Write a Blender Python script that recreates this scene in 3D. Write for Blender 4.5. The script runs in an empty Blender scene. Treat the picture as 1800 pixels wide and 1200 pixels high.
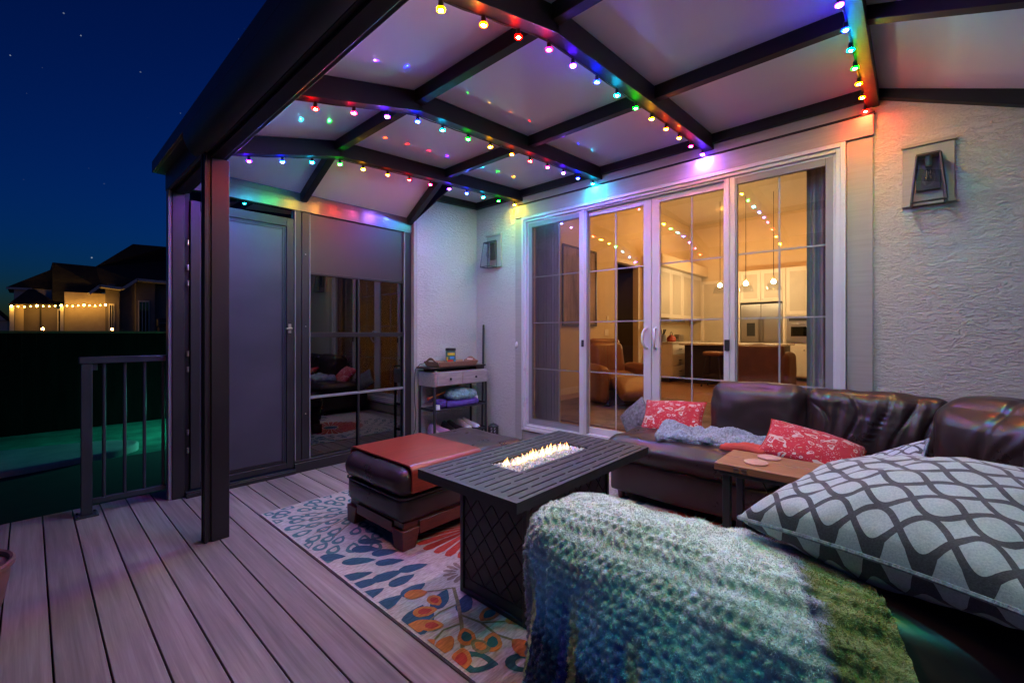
import bpy, bmesh, math, random
import numpy as np
from mathutils import Vector, Matrix, noise as mnoise

random.seed(7)
rng = np.random.default_rng(7)
R = math.radians
scene = bpy.context.scene
COL = scene.collection

# ------------------------------------------------------------------ camera
cam_d = bpy.data.cameras.new('camera')
cam = bpy.data.objects.new('camera', cam_d)
COL.objects.link(cam)
scene.camera = cam
YAW = math.atan2(848, 771)                    # angle from +Y (along the boards) towards the house
cam.location = (0, 0, 1.25)
cam.rotation_euler = (R(90), 0, -YAW)
cam_d.sensor_width = 36
cam_d.lens = 36 * 771 / 1800
cam_d.shift_y = -13 / 1800
cam_d.clip_start = 0.02
cam_d.clip_end = 600

# ------------------------------------------------------------------ sky, exposure
world = bpy.data.worlds.new('World')
scene.world = world
world.use_nodes = True
wn, wl = world.node_tree.nodes, world.node_tree.links
wn.clear()
w_out = wn.new('ShaderNodeOutputWorld')
w_bg = wn.new('ShaderNodeBackground')
sky = wn.new('ShaderNodeTexSky')
sky.sky_type = 'NISHITA'
sky.sun_disc = False
sky.sun_elevation = R(2)
sky.sun_rotation = R(227)
sky.ozone_density = 6.0
sky.dust_density = 0.2
w_tint = wn.new('ShaderNodeGamma')            # night exposure: deeper fall-off towards the zenith
w_tint.inputs['Gamma'].default_value = 1.6
wl.new(sky.outputs['Color'], w_tint.inputs['Color'])
w_tc = wn.new('ShaderNodeTexCoord')
vor = wn.new('ShaderNodeTexVoronoi'); vor.inputs['Scale'].default_value = 58
wl.new(w_tc.outputs['Generated'], vor.inputs['Vector'])
st = wn.new('ShaderNodeMath'); st.operation = 'LESS_THAN'; st.inputs[1].default_value = 0.062
wl.new(vor.outputs['Distance'], st.inputs[0])
sep = wn.new('ShaderNodeSeparateColor'); wl.new(vor.outputs['Color'], sep.inputs['Color'])
pw = wn.new('ShaderNodeMath'); pw.operation = 'POWER'; pw.inputs[1].default_value = 8
wl.new(sep.outputs['Red'], pw.inputs[0])
sm = wn.new('ShaderNodeMath'); sm.operation = 'MULTIPLY'
wl.new(st.outputs[0], sm.inputs[0]); wl.new(pw.outputs[0], sm.inputs[1])
sc_ = wn.new('ShaderNodeMix'); sc_.data_type = 'RGBA'
sc_.inputs['B'].default_value = (0.30, 0.36, 0.46, 1)
wl.new(sm.outputs[0], sc_.inputs['Factor'])
SKY_STRENGTH = 0.072
w_str = wn.new('ShaderNodeVectorMath'); w_str.operation = 'SCALE'; w_str.inputs['Scale'].default_value = SKY_STRENGTH
wl.new(w_tint.outputs['Color'], w_str.inputs[0])
wl.new(w_str.outputs[0], sc_.inputs['A'])
wl.new(sc_.outputs['Result'], w_bg.inputs['Color'])
w_bg.inputs['Strength'].default_value = 1.0
wl.new(w_bg.outputs[0], w_out.inputs[0])

scene.view_settings.view_transform = 'Standard'
scene.view_settings.look = 'None'
scene.view_settings.gamma = 1
scene.view_settings.exposure = 0
scene.render.engine = 'CYCLES'
scene.cycles.use_denoising = True
scene.cycles.sample_clamp_indirect = 3
scene.cycles.sample_clamp_direct = 0
scene.cycles.max_bounces = 6
scene.cycles.diffuse_bounces = 4
scene.cycles.glossy_bounces = 4
scene.cycles.transmission_bounces = 4
scene.cycles.transparent_max_bounces = 12
scene.cycles.caustics_reflective = False
scene.cycles.caustics_refractive = False

BULB = 5500.0          # radiance of one party bulb
ROOM = 290.0           # radiance of the warm lamps in the house

# ------------------------------------------------------------------ materials
MATS = {}


def new_mat(name):
    m = bpy.data.materials.new(name)
    m.use_nodes = True
    nt = m.node_tree
    nt.nodes.clear()
    out = nt.nodes.new('ShaderNodeOutputMaterial')
    MATS[name] = m
    return m, nt, out


def nd(nt, typ, **kw):
    n = nt.nodes.new(typ)
    for k, v in kw.items():
        if k in n.inputs.keys():
            n.inputs[k].default_value = v
        else:
            setattr(n, k, v)
    return n


def coords(nt, scale=(1, 1, 1), kind='Object'):
    tc = nd(nt, 'ShaderNodeTexCoord')
    mp = nd(nt, 'ShaderNodeMapping')
    mp.inputs['Scale'].default_value = scale
    nt.links.new(tc.outputs[kind], mp.inputs['Vector'])
    return mp.outputs['Vector']


def c4(c):
    return (c[0], c[1], c[2], 1)


def mixc(nt, fac, a, b, blend='MIX'):
    m = nd(nt, 'ShaderNodeMix', data_type='RGBA', blend_type=blend)
    for key, val in (('Factor', fac), ('A', a), ('B', b)):
        s = m.inputs[key]
        if hasattr(val, 'is_linked') or isinstance(val, bpy.types.NodeSocket):
            nt.links.new(val, s)
        else:
            s.default_value = val if key == 'Factor' else c4(val)
    return m.outputs['Result']


def math_(nt, op, a, b=None, c=None):
    m = nd(nt, 'ShaderNodeMath', operation=op)
    for i, v in enumerate((a, b, c)):
        if v is None:
            continue
        if isinstance(v, bpy.types.NodeSocket):
            nt.links.new(v, m.inputs[i])
        else:
            m.inputs[i].default_value = v
    return m.outputs[0]


def ramp(nt, fac, stops, interp='LINEAR'):
    r = nd(nt, 'ShaderNodeValToRGB')
    r.color_ramp.interpolation = interp
    el = r.color_ramp.elements
    while len(el) < len(stops):
        el.new(0.5)
    for e, (p, c) in zip(el, stops):
        e.position = p
        e.color = c4(c) if len(c) == 3 else c
    nt.links.new(fac, r.inputs['Fac'])
    return r.outputs['Color']


def principled(nt, out, col, rough=0.5, metal=0, spec=0.5, coat=0, sheen=0):
    b = nd(nt, 'ShaderNodeBsdfPrincipled')
    if isinstance(col, bpy.types.NodeSocket):
        nt.links.new(col, b.inputs['Base Color'])
    else:
        b.inputs['Base Color'].default_value = c4(col)
    if isinstance(rough, bpy.types.NodeSocket):
        nt.links.new(rough, b.inputs['Roughness'])
    else:
        b.inputs['Roughness'].default_value = rough
    b.inputs['Metallic'].default_value = metal
    b.inputs['Specular IOR Level'].default_value = spec
    b.inputs['Coat Weight'].default_value = coat
    b.inputs['Coat Roughness'].default_value = 0.15
    if sheen:
        b.inputs['Sheen Weight'].default_value = sheen
        b.inputs['Sheen Roughness'].default_value = 0.5
    nt.links.new(b.outputs[0], out.inputs['Surface'])
    return b


def bump(nt, b, height, strength=0.5, dist=0.01):
    n = nd(nt, 'ShaderNodeBump')
    n.inputs['Strength'].default_value = strength
    n.inputs['Distance'].default_value = dist
    nt.links.new(height, n.inputs['Height'])
    nt.links.new(n.outputs[0], b.inputs['Normal'])
    return n


def simple(name, col, rough=0.5, metal=0, spec=0.5, var=0.15, vscale=(6, 6, 6), bscale=None, bstr=0.2, bdist=0.004,
           coat=0, sheen=0, rvar=0.1):
    m, nt, out = new_mat(name)
    v = coords(nt, vscale)
    nz = nd(nt, 'ShaderNodeTexNoise', Scale=1.0, Detail=5.0, Roughness=0.6)
    nt.links.new(v, nz.inputs['Vector'])
    lo = tuple(c * (1 - var) for c in col)
    hi = tuple(min(1, c * (1 + var)) for c in col)
    colr = ramp(nt, nz.outputs['Fac'], [(0.3, lo), (0.7, hi)])
    rg = nd(nt, 'ShaderNodeMapRange')
    nt.links.new(nz.outputs['Fac'], rg.inputs['Value'])
    rg.inputs['From Min'].default_value = 0.3
    rg.inputs['From Max'].default_value = 0.7
    rg.inputs['To Min'].default_value = max(0.02, rough - rvar)
    rg.inputs['To Max'].default_value = min(1, rough + rvar)
    b = principled(nt, out, colr, rg.outputs['Result'], metal, spec, coat, sheen)
    if bscale:
        v2 = coords(nt, bscale)
        n2 = nd(nt, 'ShaderNodeTexNoise', Scale=1.0, Detail=4.0)
        nt.links.new(v2, n2.inputs['Vector'])
        bump(nt, b, n2.outputs['Fac'], bstr, bdist)
    return m


def emitter(name, col, strength):
    m, nt, out = new_mat(name)
    e = nd(nt, 'ShaderNodeEmission')
    e.inputs['Color'].default_value = c4(col)
    e.inputs['Strength'].default_value = strength
    nt.links.new(e.outputs[0], out.inputs['Surface'])
    return m


def pane_mat(name, tint, refl0=0.045, rough=0.0, power=5.0):
    """clear or dark glass: transparent tint plus a facing-dependent mirror"""
    m, nt, out = new_mat(name)
    lw = nd(nt, 'ShaderNodeLayerWeight', Blend=0.5)
    p = math_(nt, 'POWER', lw.outputs['Facing'], power)
    f = math_(nt, 'MULTIPLY_ADD', p, 1 - refl0, refl0)
    t = nd(nt, 'ShaderNodeBsdfTransparent')
    t.inputs['Color'].default_value = c4(tint)
    g = nd(nt, 'ShaderNodeBsdfGlossy')
    g.inputs['Roughness'].default_value = rough
    g.inputs['Color'].default_value = (1, 1, 1, 1)
    mx = nd(nt, 'ShaderNodeMixShader')
    nt.links.new(f, mx.inputs[0])
    nt.links.new(t.outputs[0], mx.inputs[1])
    nt.links.new(g.outputs[0], mx.inputs[2])
    nt.links.new(mx.outputs[0], out.inputs['Surface'])
    return m


def mesh_screen_mat(name, col, opacity, gloss=0.1):
    m, nt, out = new_mat(name)
    b = nd(nt, 'ShaderNodeBsdfPrincipled')
    b.inputs['Base Color'].default_value = c4(col)
    b.inputs['Roughness'].default_value = 0.35
    t = nd(nt, 'ShaderNodeBsdfTransparent')
    mx = nd(nt, 'ShaderNodeMixShader', Fac=opacity)
    nt.links.new(t.outputs[0], mx.inputs[1])
    nt.links.new(b.outputs[0], mx.inputs[2])
    nt.links.new(mx.outputs[0], out.inputs['Surface'])
    return m


def make_materials():
    # composite deck board: streaks run along the board
    m, nt, out = new_mat('deck_board')
    oi = nd(nt, 'ShaderNodeObjectInfo')
    tc = nd(nt, 'ShaderNodeTexCoord')
    off = nd(nt, 'ShaderNodeVectorMath', operation='SCALE')
    off.inputs['Scale'].default_value = 37.0
    cx = nd(nt, 'ShaderNodeCombineXYZ')
    nt.links.new(oi.outputs['Random'], cx.inputs[0]); nt.links.new(oi.outputs['Random'], cx.inputs[1])
    nt.links.new(cx.outputs[0], off.inputs[0])
    ad = nd(nt, 'ShaderNodeVectorMath', operation='ADD')
    nt.links.new(tc.outputs['Object'], ad.inputs[0]); nt.links.new(off.outputs[0], ad.inputs[1])
    mp = nd(nt, 'ShaderNodeMapping'); mp.inputs['Scale'].default_value = (55, 1.6, 55)
    nt.links.new(ad.outputs[0], mp.inputs['Vector'])
    n1 = nd(nt, 'ShaderNodeTexNoise', Scale=1.0, Detail=6.0, Roughness=0.65, Distortion=0.6)
    nt.links.new(mp.outputs[0], n1.inputs['Vector'])
    mp2 = nd(nt, 'ShaderNodeMapping'); mp2.inputs['Scale'].default_value = (9, 0.7, 9)
    nt.links.new(ad.outputs[0], mp2.inputs['Vector'])
    n2 = nd(nt, 'ShaderNodeTexNoise', Scale=1.0, Detail=3.0)
    nt.links.new(mp2.outputs[0], n2.inputs['Vector'])
    ca = ramp(nt, n1.outputs['Fac'], [(0.25, (0.155, 0.125, 0.115)), (0.5, (0.23, 0.192, 0.176)), (0.78, (0.315, 0.272, 0.25))])
    cb = ramp(nt, n2.outputs['Fac'], [(0.3, (0.72, 0.72, 0.72)), (0.7, (1.12, 1.1, 1.08))])
    cc = mixc(nt, 1.0, ca, cb, 'MULTIPLY')
    rv = nd(nt, 'ShaderNodeMapRange'); nt.links.new(oi.outputs['Random'], rv.inputs['Value'])
    rv.inputs['To Min'].default_value = 0.76; rv.inputs['To Max'].default_value = 1.16
    hs = nd(nt, 'ShaderNodeHueSaturation'); nt.links.new(rv.outputs[0], hs.inputs['Value']); nt.links.new(cc, hs.inputs['Color'])
    b = principled(nt, out, hs.outputs['Color'], 0.52, spec=0.35)
    bump(nt, b, n1.outputs['Fac'], 0.35, 0.0015)

    # trowelled stucco
    m, nt, out = new_mat('stucco')
    v = coords(nt, (12.5, 12.5, 35))
    wob = nd(nt, 'ShaderNodeTexNoise', Scale=0.9, Detail=2.0)
    nt.links.new(v, wob.inputs['Vector'])
    n1 = nd(nt, 'ShaderNodeTexNoise', Scale=1.0, Detail=3.0, Roughness=0.55, Distortion=1.9)
    nt.links.new(v, n1.inputs['Vector'])
    pl = nd(nt, 'ShaderNodeMapRange', interpolation_type='SMOOTHSTEP')
    nt.links.new(n1.outputs['Fac'], pl.inputs['Value'])
    pl.inputs['From Min'].default_value = 0.46; pl.inputs['From Max'].default_value = 0.60
    v3 = coords(nt, (90, 90, 90))
    n3 = nd(nt, 'ShaderNodeTexNoise', Scale=1.0, Detail=3.0)
    nt.links.new(v3, n3.inputs['Vector'])
    vp = coords(nt, (2.2, 2.2, 3.5))
    npz = nd(nt, 'ShaderNodeTexNoise', Scale=1.0, Detail=3.0); nt.links.new(vp, npz.inputs['Vector'])
    patch = nd(nt, 'ShaderNodeMapRange'); nt.links.new(npz.outputs['Fac'], patch.inputs['Value'])
    patch.inputs['From Min'].default_value = 0.35; patch.inputs['From Max'].default_value = 0.65
    patch.inputs['To Min'].default_value = 0.35; patch.inputs['To Max'].default_value = 1.15
    hsum = math_(nt, 'MULTIPLY_ADD', n3.outputs['Fac'], 0.30, math_(nt, 'MULTIPLY', pl.outputs['Result'], patch.outputs['Result']))
    hs2 = math_(nt, 'MULTIPLY_ADD', n1.outputs['Fac'], 0.9, hsum)
    cs = ramp(nt, n3.outputs['Fac'], [(0.3, (0.43, 0.415, 0.375)), (0.7, (0.5, 0.485, 0.445))])
    b = principled(nt, out, cs, 0.85, spec=0.25)
    bump(nt, b, hs2, 0.85, 0.0062)

    # painted fibre-cement trim with embossed grain
    m, nt, out = new_mat('trim_paint')
    v = coords(nt, (60, 3, 60))
    n1 = nd(nt, 'ShaderNodeTexNoise', Scale=1.0, Detail=4.0, Distortion=0.7)
    nt.links.new(v, n1.inputs['Vector'])
    cs = ramp(nt, n1.outputs['Fac'], [(0.3, (0.30, 0.285, 0.255)), (0.7, (0.34, 0.325, 0.295))])
    b = principled(nt, out, cs, 0.6, spec=0.35)
    bump(nt, b, n1.outputs['Fac'], 0.35, 0.002)

    simple('white_vinyl', (0.52, 0.52, 0.53), 0.35, var=0.03)
    simple('grey_vinyl', (0.23, 0.23, 0.24), 0.4, var=0.05)
    simple('black_aluminium', (0.009, 0.009, 0.011), 0.46, spec=0.3, var=0.25, vscale=(3, 3, 3), rvar=0.08)
    simple('bronze_aluminium', (0.016, 0.0155, 0.017), 0.40, spec=0.4, var=0.2, vscale=(3, 3, 3), rvar=0.08)
    simple('grey_aluminium', (0.20, 0.20, 0.205), 0.32, spec=0.6, var=0.1, vscale=(3, 3, 3), rvar=0.06)
    simple('satin_aluminium', (0.075, 0.075, 0.08), 0.22, spec=0.9, var=0.1, vscale=(3, 3, 3), rvar=0.04)
    simple('gutter_metal', (0.055, 0.062, 0.072), 0.36, spec=0.5, var=0.15, vscale=(3, 3, 3), rvar=0.06)
    simple('rail_aluminium', (0.024, 0.026, 0.032), 0.4, spec=0.5, var=0.2)

    # multiwall polycarbonate: fine ribs, part of the light passes
    m, nt, out = new_mat('polycarbonate')
    v = coords(nt, (1, 1, 1))
    wv = nd(nt, 'ShaderNodeTexWave', wave_type='BANDS', bands_direction='Y', Scale=55.0)
    nt.links.new(v, wv.inputs['Vector'])
    b = nd(nt, 'ShaderNodeBsdfPrincipled')
    b.inputs['Base Color'].default_value = (0.82, 0.84, 0.94, 1)
    b.inputs['Roughness'].default_value = 0.6
    b.inputs['Specular IOR Level'].default_value = 0.2
    b.inputs['Coat Weight'].default_value = 0.9
    b.inputs['Coat Roughness'].default_value = 0.06
    bump(nt, b, wv.outputs['Fac'], 0.2, 0.001)
    tl = nd(nt, 'ShaderNodeBsdfTranslucent'); tl.inputs['Color'].default_value = (0.6, 0.6, 0.62, 1)
    mx = nd(nt, 'ShaderNodeMixShader', Fac=0.08)
    nt.links.new(b.outputs[0], mx.inputs[1]); nt.links.new(tl.outputs[0], mx.inputs[2])
    nt.links.new(mx.outputs[0], out.inputs['Surface'])

    pane_mat('clear_glass', (0.93, 0.94, 0.93), 0.05)
    pane_mat('dark_glass', (0.12, 0.12, 0.14), 0.10, 0.0, 3.5)
    pane_mat('lantern_glass', (0.85, 0.87, 0.88), 0.06)
    mesh_screen_mat('shade_fabric', (0.036, 0.031, 0.031), 0.93)
    mesh_screen_mat('insect_mesh', (0.05, 0.05, 0.055), 0.38)

    # smoky door pane, almost opaque, soft mirror
    m, nt, out = new_mat('smoked_door_pane')
    v = coords(nt, (1.5, 1.5, 2.5))
    n1 = nd(nt, 'ShaderNodeTexNoise', Scale=1.0, Detail=3.0)
    nt.links.new(v, n1.inputs['Vector'])
    cs = ramp(nt, n1.outputs['Fac'], [(0.3, (0.038, 0.038, 0.050)), (0.7, (0.060, 0.058, 0.076))])
    b = principled(nt, out, cs, 0.30, spec=0.4)

    # leather with fine grain, gloss broken up
    for name, col, rg in (('dark_leather', (0.024, 0.0155, 0.0145), 0.31), ('tan_leather', (0.19, 0.078, 0.032), 0.34),
                          ('ottoman_leather', (0.026, 0.016, 0.016), 0.3), ('brown_leather', (0.10, 0.042, 0.024), 0.45)):
        m, nt, out = new_mat(name)
        v = coords(nt, (4, 4, 4))
        n1 = nd(nt, 'ShaderNodeTexNoise', Scale=1.0, Detail=6.0, Roughness=0.7)
        nt.links.new(v, n1.inputs['Vector'])
        vo = nd(nt, 'ShaderNodeTexVoronoi', Scale=240.0)
        tcc = nd(nt, 'ShaderNodeTexCoord'); nt.links.new(tcc.outputs['Object'], vo.inputs['Vector'])
        cs = ramp(nt, n1.outputs['Fac'], [(0.3, tuple(c * 0.72 for c in col)), (0.7, tuple(c * 1.35 for c in col))])
        rr = nd(nt, 'ShaderNodeMapRange'); nt.links.new(n1.outputs['Fac'], rr.inputs['Value'])
        rr.inputs['From Min'].default_value = 0.3; rr.inputs['From Max'].default_value = 0.7
        rr.inputs['To Min'].default_value = rg - 0.07; rr.inputs['To Max'].default_value = rg + 0.1
        b = principled(nt, out, cs, rr.outputs[0], spec=0.45)
        v2 = coords(nt, (14, 14, 14))
        n2 = nd(nt, 'ShaderNodeTexNoise', Scale=1.0, Detail=2.0, Distortion=0.6)
        nt.links.new(v2, n2.inputs['Vector'])
        hh = math_(nt, 'MULTIPLY_ADD', vo.outputs['Distance'], 0.05, n2.outputs['Fac'])
        bump(nt, b, hh, 0.3, 0.003)

    # cherry wood with grain along X
    for name, c0, c1, sc, rg in (('cherry_wood', (0.15, 0.020, 0.012), (0.27, 0.043, 0.021), (5, 60, 60), 0.3),
                                 ('acacia_wood', (0.16, 0.07, 0.034), (0.30, 0.145, 0.068), (70, 4, 70), 0.42),
                                 ('feet_wood', (0.07, 0.018, 0.013), (0.13, 0.032, 0.022), (20, 20, 60), 0.35),
                                 ('grey_wood', (0.21, 0.18, 0.175), (0.36, 0.31, 0.30), (5, 60, 60), 0.55),
                                 ('oak_floor', (0.17, 0.082, 0.03), (0.29, 0.15, 0.06), (4, 40, 40), 0.32),
                                 ('wicker', (0.16, 0.085, 0.05), (0.36, 0.2, 0.12), (60, 60, 160), 0.7)):
        m, nt, out = new_mat(name)
        v = coords(nt, sc)
        n1 = nd(nt, 'ShaderNodeTexNoise', Scale=1.0, Detail=5.0, Roughness=0.6, Distortion=0.8)
        nt.links.new(v, n1.inputs['Vector'])
        cs = ramp(nt, n1.outputs['Fac'], [(0.28, c0), (0.72, c1)])
        b = principled(nt, out, cs, rg, spec=0.5)
        bump(nt, b, n1.outputs['Fac'], 0.15, 0.001)

    # rug weave and its dyed yarns
    def yarn(name, col):
        m, nt, out = new_mat(name)
        v = coords(nt, (1, 1, 1))
        w1 = nd(nt, 'ShaderNodeTexWave', wave_type='BANDS', bands_direction='X', Scale=70.0)
        w2 = nd(nt, 'ShaderNodeTexWave', wave_type='BANDS', bands_direction='Y', Scale=70.0)
        nt.links.new(v, w1.inputs['Vector']); nt.links.new(v, w2.inputs['Vector'])
        v2 = coords(nt, (30, 120, 30))
        n1 = nd(nt, 'ShaderNodeTexNoise', Scale=1.0, Detail=4.0)
        nt.links.new(v2, n1.inputs['Vector'])
        cs = ramp(nt, n1.outputs['Fac'], [(0.3, tuple(c * 0.7 for c in col)), (0.7, tuple(min(1, c * 1.25) for c in col))])
        b = principled(nt, out, cs, 0.9, spec=0.1)
        hh = math_(nt, 'ADD', w1.outputs['Fac'], w2.outputs['Fac'])
        bump(nt, b, hh, 0.4, 0.002)
    yarn('yarn_cream', (0.40, 0.375, 0.33))
    yarn('yarn_navy', (0.035, 0.085, 0.125))
    yarn('yarn_teal', (0.07, 0.16, 0.165))
    yarn('yarn_dark_teal', (0.025, 0.10, 0.10))
    yarn('yarn_red', (0.36, 0.05, 0.035))
    yarn('yarn_orange', (0.45, 0.16, 0.045))
    yarn('yarn_taupe', (0.20, 0.155, 0.125))
    yarn('yarn_olive', (0.17, 0.16, 0.08))

    # ring-lattice cushion cloth (UV based)
    m, nt, out = new_mat('lattice_cloth')
    tc = nd(nt, 'ShaderNodeTexCoord')
    sx = nd(nt, 'ShaderNodeSeparateXYZ'); nt.links.new(tc.outputs['UV'], sx.inputs[0])
    U, V = sx.outputs[0], sx.outputs[1]
    masks = []
    ph = math_(nt, 'MULTIPLY', U, 2 * math.pi * 3.4)
    wave = math_(nt, 'SINE', ph)
    slope = math_(nt, 'MULTIPLY', math_(nt, 'COSINE', ph), 0.46 * 3.4 / 7.4 * 2 * math.pi)
    stretch = math_(nt, 'SQRT', math_(nt, 'MULTIPLY_ADD', slope, slope, 1.0))
    for sgn in (1, -1):
        t = math_(nt, 'MULTIPLY_ADD', wave, sgn * 0.46, math_(nt, 'MULTIPLY', V, 7.4))
        dd = math_(nt, 'ABSOLUTE', math_(nt, 'SUBTRACT', math_(nt, 'FRACT', t), 0.5))
        masks.append(math_(nt, 'LESS_THAN', dd, math_(nt, 'MULTIPLY', stretch, 0.080)))
    mk = math_(nt, 'MAXIMUM', masks[0], masks[1])
    v2 = coords(nt, (260, 260, 260), 'Object')
    n1 = nd(nt, 'ShaderNodeTexNoise', Scale=1.0, Detail=2.0); nt.links.new(v2, n1.inputs['Vector'])
    base = ramp(nt, n1.outputs['Fac'], [(0.3, (0.30, 0.37, 0.40)), (0.7, (0.40, 0.48, 0.51))])
    dark = ramp(nt, n1.outputs['Fac'], [(0.3, (0.035, 0.04, 0.05)), (0.7, (0.06, 0.065, 0.078))])
    cs = mixc(nt, mk, base, dark)
    b = principled(nt, out, cs, 0.75, spec=0.25, sheen=0.2)
    hh = math_(nt, 'MULTIPLY_ADD', mk, 0.35, math_(nt, 'MULTIPLY', n1.outputs['Fac'], 0.5))
    bump(nt, b, hh, 0.35, 0.003)

    # red paisley cushion cloth (UV based)
    m, nt, out = new_mat('paisley_cloth')
    v = coords(nt, (1, 1, 1), 'UV')
    nz = nd(nt, 'ShaderNodeTexNoise', Scale=3.0, Detail=2.0); nt.links.new(v, nz.inputs['Vector'])
    dv = nd(nt, 'ShaderNodeVectorMath', operation='SCALE'); dv.inputs['Scale'].default_value = 0.35
    nt.links.new(nz.outputs['Color'], dv.inputs[0])
    av = nd(nt, 'ShaderNodeVectorMath', operation='ADD'); nt.links.new(v, av.inputs[0]); nt.links.new(dv.outputs[0], av.inputs[1])
    vo = nd(nt, 'ShaderNodeTexVoronoi', Scale=8.5, feature='SMOOTH_F1'); nt.links.new(av.outputs[0], vo.inputs['Vector'])
    rings = math_(nt, 'SINE', math_(nt, 'MULTIPLY', vo.outputs['Distance'], 30.0))
    v2 = nd(nt, 'ShaderNodeTexVoronoi', Scale=34.0); nt.links.new(av.outputs[0], v2.inputs['Vector'])
    near = math_(nt, 'LESS_THAN', vo.outputs['Distance'], 0.40)
    ringm = math_(nt, 'MULTIPLY', math_(nt, 'GREATER_THAN', rings, -0.25), near)
    spots = math_(nt, 'LESS_THAN', v2.outputs['Distance'], 0.26)
    sp2 = math_(nt, 'MULTIPLY', spots, math_(nt, 'SUBTRACT', 1.0, near))
    cs = mixc(nt, ringm, (0.40, 0.022, 0.032), (0.50, 0.40, 0.33))
    cs = mixc(nt, sp2, cs, (0.46, 0.34, 0.28))
    core = math_(nt, 'LESS_THAN', vo.outputs['Distance'], 0.1)
    cs = mixc(nt, core, cs, (0.22, 0.17, 0.13))
    b = principled(nt, out, cs, 0.8, spec=0.2, sheen=0.2)
    v3 = coords(nt, (300, 300, 300)); n3 = nd(nt, 'ShaderNodeTexNoise', Scale=1.0); nt.links.new(v3, n3.inputs['Vector'])
    bump(nt, b, n3.outputs['Fac'], 0.3, 0.002)

    # fleece blanket and its pile: colour attribute with the dye, its blues lightened for missing light
    for name in ('fleece', 'fleece_pile'):
        m, nt, out = new_mat(name)
        at = nd(nt, 'ShaderNodeVertexColor'); at.layer_name = 'lightened_dye'
        b = principled(nt, out, at.outputs['Color'], 0.9, spec=0.15, sheen=0.25)
        if name == 'fleece':
            v3 = coords(nt, (160, 160, 160)); n3 = nd(nt, 'ShaderNodeTexNoise', Scale=1.0, Detail=4.0)
            nt.links.new(v3, n3.inputs['Vector'])
            bump(nt, b, n3.outputs['Fac'], 0.7, 0.006)

    simple('knit_blue', (0.20, 0.25, 0.30), 0.9, var=0.5, vscale=(45, 90, 45), bscale=(60, 130, 60), bstr=0.9, bdist=0.008)
    simple('red_fleece', (0.42, 0.05, 0.03), 0.9, var=0.3, bscale=(150, 150, 150), bstr=0.5, bdist=0.004)
    simple('grey_fur', (0.12, 0.12, 0.13), 0.95, var=0.6, vscale=(40, 40, 40), bscale=(90, 90, 90), bstr=1.0, bdist=0.012)
    simple('cork_disc', (0.42, 0.24, 0.17), 0.7, var=0.12, vscale=(60, 60, 60))
    simple('brass', (0.55, 0.42, 0.2), 0.3, 1.0)
    simple('steel', (0.42, 0.40, 0.37), 0.34, 1.0, var=0.02, vscale=(1, 1, 1), rvar=0.03)
    simple('black_metal', (0.022, 0.025, 0.027), 0.45, spec=0.5, var=0.12, vscale=(30, 30, 30), bscale=(500, 500, 500), bstr=0.15, bdist=0.001)
    simple('black_plastic', (0.015, 0.015, 0.016), 0.45, var=0.2)
    simple('lantern_metal', (0.03, 0.036, 0.038), 0.45, spec=0.5, var=0.2)
    simple('cream_wall', (0.62, 0.50, 0.33), 0.8, var=0.06, vscale=(1.2, 1.2, 1.2))
    simple('cream_ceiling', (0.62, 0.52, 0.36), 0.85, var=0.04)
    simple('cabinet_paint', (0.70, 0.63, 0.52), 0.5, var=0.04)
    simple('door_paint', (0.52, 0.46, 0.36), 0.5, var=0.05)
    simple('stone_top', (0.5, 0.45, 0.38), 0.3, var=0.3, vscale=(25, 25, 25))
    simple('espresso_wood', (0.022, 0.014, 0.012), 0.45, var=0.3)
    simple('drape_cloth', (0.34, 0.33, 0.34), 0.9, var=0.1)
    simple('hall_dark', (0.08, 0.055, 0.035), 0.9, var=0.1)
    simple('area_rug', (0.15, 0.11, 0.10), 0.95, var=0.6, vscale=(2.2, 2.2, 2.2), bscale=(120, 120, 120))
    simple('canvas_paint', (0.26, 0.19, 0.14), 0.8, var=0.8, vscale=(5, 5, 0.9))
    simple('ember_red', (0.4, 0.04, 0.02), 0.5)
    simple('lawn', (0.05, 0.28, 0.17), 0.95, var=0.5, vscale=(2, 2, 2), bscale=(60, 60, 60), bstr=0.8, bdist=0.03)
    simple('paving', (0.60, 0.52, 0.43), 0.9, var=0.2, vscale=(3, 3, 3), bscale=(40, 40, 40), bstr=0.4, bdist=0.01)
    simple('soil', (0.03, 0.025, 0.02), 0.95, var=0.4)
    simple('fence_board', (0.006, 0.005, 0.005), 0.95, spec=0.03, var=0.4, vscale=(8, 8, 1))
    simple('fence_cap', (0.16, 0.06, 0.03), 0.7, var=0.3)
    simple('roof_shingle', (0.026, 0.028, 0.030), 0.95, var=0.35, vscale=(3, 3, 8), bscale=(6, 6, 20), bstr=0.6, bdist=0.05)
    simple('neighbour_render', (0.40, 0.34, 0.26), 0.9, var=0.12, vscale=(2, 2, 2))
    simple('neighbour_taupe', (0.19, 0.165, 0.15), 0.9, var=0.12, vscale=(2, 2, 2))
    simple('neighbour_white', (0.60, 0.57, 0.52), 0.7, var=0.06)
    simple('terracotta', (0.16, 0.075, 0.06), 0.6, var=0.25, vscale=(20, 20, 20))
    simple('white_plastic', (0.7, 0.7, 0.7), 0.35, var=0.03)
    simple('towel_teal', (0.20, 0.40, 0.42), 0.95, var=0.45, vscale=(40, 12, 40), bscale=(120, 120, 120), bstr=0.6)
    simple('towel_purple', (0.07, 0.04, 0.24), 0.95, var=0.3, bscale=(120, 120, 120), bstr=0.6)
    simple('shoe_pink', (0.42, 0.24, 0.36), 0.7, var=0.2)
    simple('shoe_white', (0.5, 0.48, 0.47), 0.7, var=0.2)
    simple('orange_paint', (0.45, 0.14, 0.03), 0.45, var=0.2)

    # fire glass: pale glossy chips
    m, nt, out = new_mat('fire_glass')
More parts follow.
